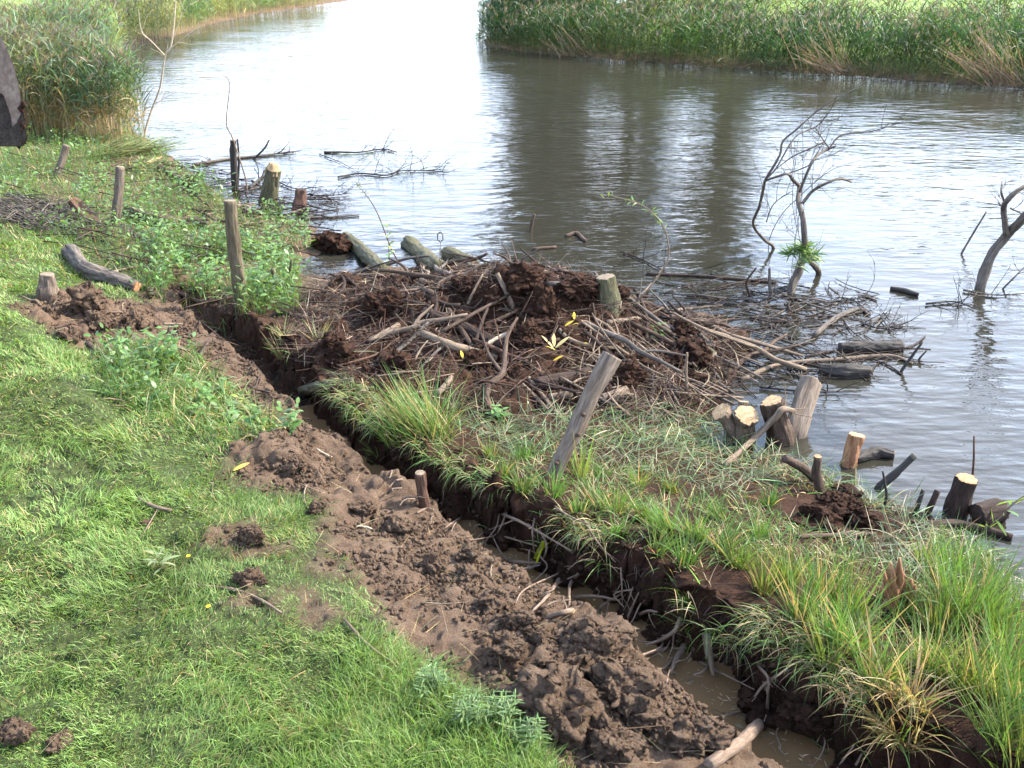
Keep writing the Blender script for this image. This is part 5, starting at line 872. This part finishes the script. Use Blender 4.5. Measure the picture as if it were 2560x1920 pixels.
# brushwood heap at the left
q = pin([(0, 450), (80, 445), (160, 470), (220, 500), (200, 520), (80, 500), (0, 495)], 300); mb = MB()
for (x, y) in q:
    L = rng.uniform(.4, 1.6); a = rng.normal(-.35, .6); r = rng.uniform(.003, .01); t = np.linspace(-.5, .5, 4); cx = x+t*L*math.cos(a); cy = y+t*L*math.sin(a); z = Hq(cx, cy)+rng.uniform(.02, .16); V, Q, T = tube(np.c_[cx, cy, z+rng.normal(0, .05, 4)], [r, r*.8, r*.5], 5, 2); mb.add(V, Q, T)
mb.build('brushwood_heap', M['bark_grey'], label='grey heap of thin brushwood lying on the bank', cat='brushwood', kind='stuff')
# wire netting: sagging grey mesh
mb = MB(); o0, e1_, e2_ = G(235, 530), G(430, 585)-G(235, 530), G(290, 500)-G(235, 530)
def net(u, v): p = o0+e1_*u+e2_*v; return np.array([p[0]+.06*math.sin(9*u+5*v), p[1]+.06*math.sin(7*v+4*u), Hq(p[0], p[1])+.12+.07*math.sin(6*u+3*v)+.05*math.sin(11*v)])
for k in range(9): V, Q, T = tube(np.array([net(u, k/8+.03*math.sin(u*20+k)) for u in np.linspace(0, 1, 24)]), [.004], 4, 1); mb.add(V, Q, T)
for k in range(17): V, Q, T = tube(np.array([net(k/16+.03*math.sin(v*11+k), v) for v in np.linspace(0, 1, 12)]), [.004], 4, 1); mb.add(V, Q, T)
mb.build('wire_netting', M['bark_grey'], label='crumpled grey wire netting sagging over the weeds', cat='wire netting')
# bundle of cut reeds on the shore
n = 260; A0, A1 = G(190, 345), G(375, 335); f = rng.random(n)[:, None]; b = A0*(1-f*.75)+A1*f*.75+np.c_[rng.normal(0, .12, (n, 2)), rng.uniform(.02, .16, n)]; c = jit((.11, .14, .05), n, .3); a = math.atan2(A1[1]-A0[1], A1[0]-A0[0])
V, Q, C = blades(b, a+rng.normal(0, .15, n), rng.uniform(1.2, 1.55, n), rng.uniform(.5, 1.3, n), .014, rng.uniform(.05, .4, n), 4, 'grass', None, c*np.array([1.2, 1.05, 1]), c)
mk('cut_reed_bundle', V, [Q], M['veg'], tint=C, label='bundle of cut green reeds lying at the water edge', cat='reed bundle')
# torn stump with splinters
g = G(1935, 1305); e = empty('torn_stump', g, 'torn stump of splintered orange wood among the sedge', 'stump')
for i, (a, b) in enumerate(((1925, 1258), (1945, 1275), (1905, 1290), (1960, 1290), (1930, 1330), (1965, 1335), (1900, 1320), (1950, 1315), (1915, 1268), (1938, 1252), (1955, 1282), (1918, 1305), (1942, 1325))):
    t = VY(a, b, g[1]+.05*(i % 3-1)); t = t+[0, 0, .06]+(t-g)*.5; b0 = g+[(a-1935)*.0012, .04*(i % 2), -.1]; V, Q, T = tube(np.array([b0, (b0+t)/2+[.01, 0, .01], t]), [.05, .042, .006], 7, 4, .6); mk('splinter', V, [Q, T], M['wood_orange'], e)

# ------------------------------------------------------------ reeds
def reeds(q, hmin, hmax, wl, nl, green, dry, name, label, plume=.6, sc=1.0, leanx=0., lowdry=.45, hv=.5):
    z = np.maximum(Hq(q[:, 0], q[:, 1]), -.1); n = len(q); h = rng.uniform(hmin, hmax, n)*np.exp(fbm(q[:, 0], q[:, 1], 2.2, 3, 121)*.24); yw = rng.normal(leanx, 1.2, n); tl = np.abs(rng.normal(.06, .09, n)); bd = rng.uniform(0, .25, n); mb = MB()
    hue = np.exp(fbm(q[:, 0], q[:, 1], 1.8, 3, 123)*hv)[:, None]*np.exp(fbm(q[:, 0], q[:, 1], 4, 2, 124)[:, None]*np.array([.5, .1, .2]))
    cs = jit(dry, n, .25); cg = jit(green, n, .2)*hue
    V, Q, C = blades(np.c_[q, z], yw, tl, h, .011*sc, bd, 4, 'stem', rng.normal(0, 1, n), cs, cg); mb.add(V, Q, tint=C)
    idx = np.repeat(np.arange(n), nl); t = np.tile((np.arange(nl)+.5)/nl, n)*(1-.22)+.22+rng.normal(0, .05, n*nl); am = tl[idx]+bd[idx]*t*.5; b = np.c_[q[idx, 0]+np.sin(am)*np.cos(yw[idx])*h[idx]*t, q[idx, 1]+np.sin(am)*np.sin(yw[idx])*h[idx]*t, z[idx]+np.cos(am)*h[idx]*t]
    m = len(idx); low = (t < lowdry*rng.uniform(.4, 1.2, m)); c = cg[idx]*np.exp(rng.normal(0, .18, (m, 1))); c[low] = jit(dry, low.sum(), .3)
    V, Q, C = blades(b, rng.random(m)*6.28, rng.uniform(.25, .8, m), rng.uniform(.25, .5, m)*wl, rng.uniform(.014, .024, m)*sc, rng.uniform(.4, 1.5, m), 4, 'willow', rng.normal(0, .6, m), c, c*1.05); mb.add(V, Q, tint=C)
    k = rng.random(n) < plume; kk = np.repeat(np.where(k)[0], 5); m = len(kk); am = tl[kk]+bd[kk]; b = np.c_[q[kk, 0]+np.sin(tl[kk]+bd[kk]*.5)*np.cos(yw[kk])*h[kk], q[kk, 1]+np.sin(tl[kk]+bd[kk]*.5)*np.sin(yw[kk])*h[kk], z[kk]+np.cos(tl[kk]+bd[kk]*.5)*h[kk]-.05]; c = jit((.15, .122, .09), m, .25)
    if m: V, Q, C = blades(b, yw[kk]+rng.normal(0, .5, m), rng.uniform(.05, .6, m), rng.uniform(.14, .26, m), rng.uniform(.01, .022, m)*sc, rng.uniform(.2, 1, m), 3, 'willow', rng.normal(0, 1, m), c, c); mb.add(V, Q, tint=C)
    return mb.build(name, M['veg'], label=label, cat='reeds', kind='stuff')
def bandpts(n, x0, x1, y0, y1, pl, sgn, d0, d1, extra=None):
    q = np.c_[rng.uniform(x0, x1, n), rng.uniform(y0, y1, n)]; d = sgn*poly_sd(q[:, 0], q[:, 1], pl)[0]; wob = .5*fbm(q[:, 0], q[:, 1], 3, 3, 131); k = (d > d0+wob*.5)&(d < d1+wob)
    if extra is not None: k &= extra(q, d)
    return q[k]
front = lambda q, d: q[:, 1] > 20.4+.5*fbm(q[:, 0], q[:, 1], 1.2, 3, 133)+.35*np.maximum(0, d-2)*0
reeds(bandpts(8500, -16, -7, 20, 30, LSH, -1, .3, 4.0, front), 1.35, 1.85, 1.0, 9, (.10, .13, .06), (.25, .2, .105), 'reed_bed', 'tall green reeds with straw stems on the near left bank', .6, 1.1, 0, .55)
reeds(bandpts(12000, -24, -9, 30, 66, LSH, -1, -.2, 2.6), 1.1, 1.7, 1.0, 8, (.13, .19, .07), (.26, .22, .11), 'reed_bed', 'paler reeds lining the far left bank', .5, 1.5, 0, .22, .25)
RB = bandpts(30000, -4, 23, 20, 48, RSH, 1, -.35, 3.3)
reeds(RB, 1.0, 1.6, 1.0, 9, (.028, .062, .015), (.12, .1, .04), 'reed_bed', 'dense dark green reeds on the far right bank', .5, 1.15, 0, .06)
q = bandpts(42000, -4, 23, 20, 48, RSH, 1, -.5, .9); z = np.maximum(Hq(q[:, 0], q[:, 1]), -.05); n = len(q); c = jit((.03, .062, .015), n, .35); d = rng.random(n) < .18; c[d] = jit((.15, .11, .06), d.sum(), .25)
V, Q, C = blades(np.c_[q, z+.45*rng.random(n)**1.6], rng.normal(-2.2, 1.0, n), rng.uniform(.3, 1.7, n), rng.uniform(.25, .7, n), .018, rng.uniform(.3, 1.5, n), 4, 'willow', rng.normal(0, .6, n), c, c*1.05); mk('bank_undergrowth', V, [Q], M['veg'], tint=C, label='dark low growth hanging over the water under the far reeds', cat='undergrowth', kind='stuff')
# rough meadow grass behind both reed belts
q = np.vstack([bandpts(9000, -3, 26, 24, 56, RSH, 1, 4.0, 12), bandpts(5000, -30, -10, 20, 66, LSH, -1, 5, 14)]); z = Hq(q[:, 0], q[:, 1]); n = len(q); c = jit((.17, .2, .06), n, .2)
V, Q, C = blades(np.c_[q, z], rng.random(n)*6.28, rng.uniform(.1, .9, n), rng.uniform(.15, .5, n), .03, rng.uniform(.2, 1, n), 3, 'grass', None, c, c*1.1); mk('meadow_grass', V, [Q], M['veg'], tint=C, label='sunlit yellow green meadow grass behind the reeds', cat='grass', kind='stuff')
def reedfan(px, py, n, L, label, lean):
    g = G(px, py); b = np.tile(g, (n, 1))+np.c_[rng.normal(0, .4, n), rng.normal(0, .1, n)-.35, rng.uniform(0, .3, n)]; c = jit((.2, .14, .095), n, .25)
    V, Q, C = blades(b, lean+rng.normal(0, .45, n), rng.uniform(.35, 1.2, n), rng.uniform(.5, 1, n)*L*1.15, .02, rng.uniform(0, .3, n), 4, 'stem', rng.normal(0, 1, n), c, c); mk('dead_reed_fan', V, [Q], M['dry'], tint=C, label=label, cat='dead reeds', group='dead brown reeds on the far bank')
reedfan(1800, 163, 70, 1.5, 'fan of dead brown stems low on the far bank, middle of the reeds', 3.4); reedfan(2150, 186, 110, 1.7, 'biggest fan of dead brown stems leaning over the water at far right', 3.2); reedfan(1250, 122, 40, 1.1, 'small fan of dead stems under the reeds near the bend', 3.0)

# ------------------------------------------------------------ trees and bushes beyond the far bank
def tree(x, y, h, rx, rz, cz, label, trunk_r, ncl, col, name='tree', group='trees beyond the far reeds', nl=150, ls=.38):
    g = np.array([x, y, float(Hq(x, y))]); top = np.array([x+rng.normal(0, .3), y+rng.normal(0, .3), g[2]+h*.8]); p = np.array([g-[0, 0, .4], g+[0, 0, .6], g*.6+top*.4, top]); o = empty(name, g, label, 'tree', group)
    V, Q, T = tube(p, [trunk_r*1.35, trunk_r, trunk_r*.75, .05], 14, 6, .12); tr = mk('trunk', V, [Q, T], M['bark_brown'], o); mb = MB(); cm = MB()
    for i in range(ncl):
        u = rng.normal(0, 1, 3); u /= np.linalg.norm(u); u *= rng.random()**.4; c = np.array([x+u[0]*rx, y+u[1]*rx, g[2]+cz+u[2]*rz]); s = rng.uniform(.45, 1.0)*rx*.33
        if i % 3 == 0: a = g*.55+top*.45+(top-g)*rng.uniform(-.15, .4); V, Q, T = tube(np.array([a, (a+c)/2+[0, 0, .2], c]), [trunk_r*.3, trunk_r*.18, .02], 6, 4); cm.add(V, Q, T)
        k = nl; b = c+rng.normal(0, s*.55, (k, 3)); cc = jit(col, k, .2)*np.exp(rng.normal(0, .15)); V, Q, C = blades(b, rng.random(k)*6.28, rng.uniform(.4, 2, k), ls*rng.uniform(.6, 1.3, k), ls*.6, .3, 2, 'leaf', rng.normal(0, .8, k), cc, cc); mb.add(V, Q, tint=C)
    if cm.n: cm.build('limbs', M['bark_brown'], o)
    mb.build('crown', M['leaf'], o); return o
tree(1.6, 46, 17, 2.6, 8, 9, 'leftmost tall tree behind the far reeds, trunk hidden', .28, 120, (.034, .048, .018))
tree(5.3, 47, 18, 2.7, 8.5, 9.5, 'tall tree behind the far reeds with a slim dark trunk', .24, 120, (.034, .048, .018))
tree(9.5, 46, 18, 2.0, 8.5, 9.5, 'tall tree behind the far reeds with a broad trunk', .42, 110, (.034, .048, .018))
def bush(x, y, r, h, label, col, n=1500, ls=.12, group=None):
    g = np.array([x, y, float(Hq(x, y))]); mb = MB(); st = MB()
    for i in range(7): t = g+[rng.normal(0, r*.6), rng.normal(0, r*.5), h*rng.uniform(.5, .9)]; V, Q, T = tube(np.array([g, (g+t)/2+[0, 0, .1], t]), [.03, .02, .008], 5, 3); st.add(V, Q, T)
    cl = g+np.c_[rng.normal(0, r*.55, 22), rng.normal(0, r*.5, 22), h*rng.uniform(.15, 1, 22)]; k = rng.integers(0, 22, n); b = cl[k]+rng.normal(0, r*.2, (n, 3)); c = jit(col, n, .25); V, Q, C = blades(b, rng.random(n)*6.28, rng.uniform(.4, 1.9, n), ls*rng.uniform(.6, 1.3, n), ls*.55, .3, 3, 'leaf', rng.normal(0, .7, n), c, c)
    o = mk('bush', V, [Q], M['leaf'], tint=C, label=label, cat='bush', group=group, origin=g); st.build('stems', M['bark_brown'], o)
def farx(px, Y): return (px-1106)/FPX*(Y*cP+2*sP)
bush(farx(290, 52), 52, 1.5, 1.7, 'dark green bush behind the left reeds', (.045, .08, .025))
bush(farx(370, 54), 54, 1.3, 1.4, 'lower dark bush right of the other behind the left reeds', (.05, .085, .028))
bush(farx(1425, 43), 43, 1.3, 1.5, 'dark leafy bush behind the far reeds between two trunks', (.05, .09, .025)); bush(farx(1640, 42), 42, 1.6, 1.5, 'dark leafy bush right of the broad trunk', (.05, .09, .025)); bush(farx(1240, 44), 44, 1.2, 1.3, 'bushy green shrub left of the slim trunk', (.06, .1, .03)); bush(farx(2120, 35), 35, 1.3, 1.7, 'grey green willow scrub behind the reeds at far right', (.09, .12, .06))

# ------------------------------------------------------------ digger bucket hanging in at the left
YB = 8.6; e = empty('digger_bucket', VY(-60, 315, YB), 'rusty worn digger bucket hanging in at the left edge', 'digger bucket')
M['steel'] = wood('rusty_steel', (.04, .021, .013), (.12, .078, .056), (.2, .155, .125), sc=3, rough=.6, bs=.35, bd=.008, spec=.5); M['steel_dark'] = wood('mud_and_shade_steel', (.012, .009, .007), (.03, .022, .017), (.06, .045, .035), sc=8, rough=.8)  # dark steel: mud on the lip, painted shade inside the bucket
def plate(outline, y0, y1, mat, name, parent=e):
    a = np.array([VY(px, py, YB) for px, py in outline]); n = len(a); A_ = a.copy(); A_ = a+np.array([-.55, 1, -.16])*(y0-YB); B_ = a+np.array([-.55, 1, -.16])*(y1-YB); V = np.vstack([A_, B_]); j = np.arange(n); k = (j+1) % n
    import bmesh
    bm = bmesh.new(); vs = [bm.verts.new(v) for v in V]; bm.faces.new(vs[:n]); bm.faces.new(vs[n:][::-1]); [bm.faces.new((vs[b], vs[a_], vs[a_+n], vs[b+n])) for a_, b in zip(j, k)]
    bmesh.ops.recalc_face_normals(bm, faces=bm.faces); bmesh.ops.bevel(bm, geom=[q for q in bm.edges], offset=.006, segments=2, affect='EDGES'); bmesh.ops.triangulate(bm, faces=bm.faces)
    V = np.array([v.co[:] for v in bm.verts]); bm.verts.index_update(); F = np.array([[v.index for v in f.verts] for f in bm.faces]); bm.free(); return mk(name, V, [F], M[mat], parent, smooth=False)
plate([(-150, 20), (-70, 30), (-15, 55), (8, 90), (30, 140), (44, 200), (48, 250), (50, 296), (30, 300), (24, 250), (8, 205), (-20, 190), (-150, 190)], YB, YB+.05, 'steel', 'side_rim')
plate([(-148, 185), (-18, 185), (10, 206), (26, 252), (32, 298), (-148, 298)], YB+.06, YB+.62, 'steel_dark', 'inner_shell')  # solid dark fill of the open mouth, its shade put in the colour
plate([(-148, 279), (20, 279), (34, 268), (50, 240), (57, 300), (50, 316), (-148, 316)], YB-.05, YB+.02, 'steel_dark', 'cutting_lip')
plate([(-150, 25), (-70, 35), (-18, 60), (4, 95), (26, 145), (40, 205), (46, 290), (34, 296), (20, 205), (-5, 130), (-60, 80), (-150, 70)], YB+.06, YB+.64, 'steel', 'outer_shell')
pv = np.array([VY(-110, 40, YB)+[0, .3, 0], VY(-160, -250, YB)+[0, .3, 0], VY(-420, -520, YB)+[0, .3, 0]]); V, Q, T = tube(pv, [.13, .15, .2], 4, 3); mk('arm', V, [Q, T], M['steel'], e, smooth=False)
mudv = []
for (a, b) in ((51, 225), (47, 240), (50, 252), (48, 265), (53, 276), (50, 286), (54, 298), (51, 308), (40, 312)): v = I1*(1+rng.normal(0, .35, (len(I1), 1)))*np.array([.022, .02, .035])*rng.uniform(.7, 1.3)+VY(a, b, YB-.03); mudv.append(v)
mk('mud', np.vstack(mudv), [(F1[None]+(np.arange(9)*len(I1))[:, None, None]).reshape(-1, 3)], M['peat'], e)
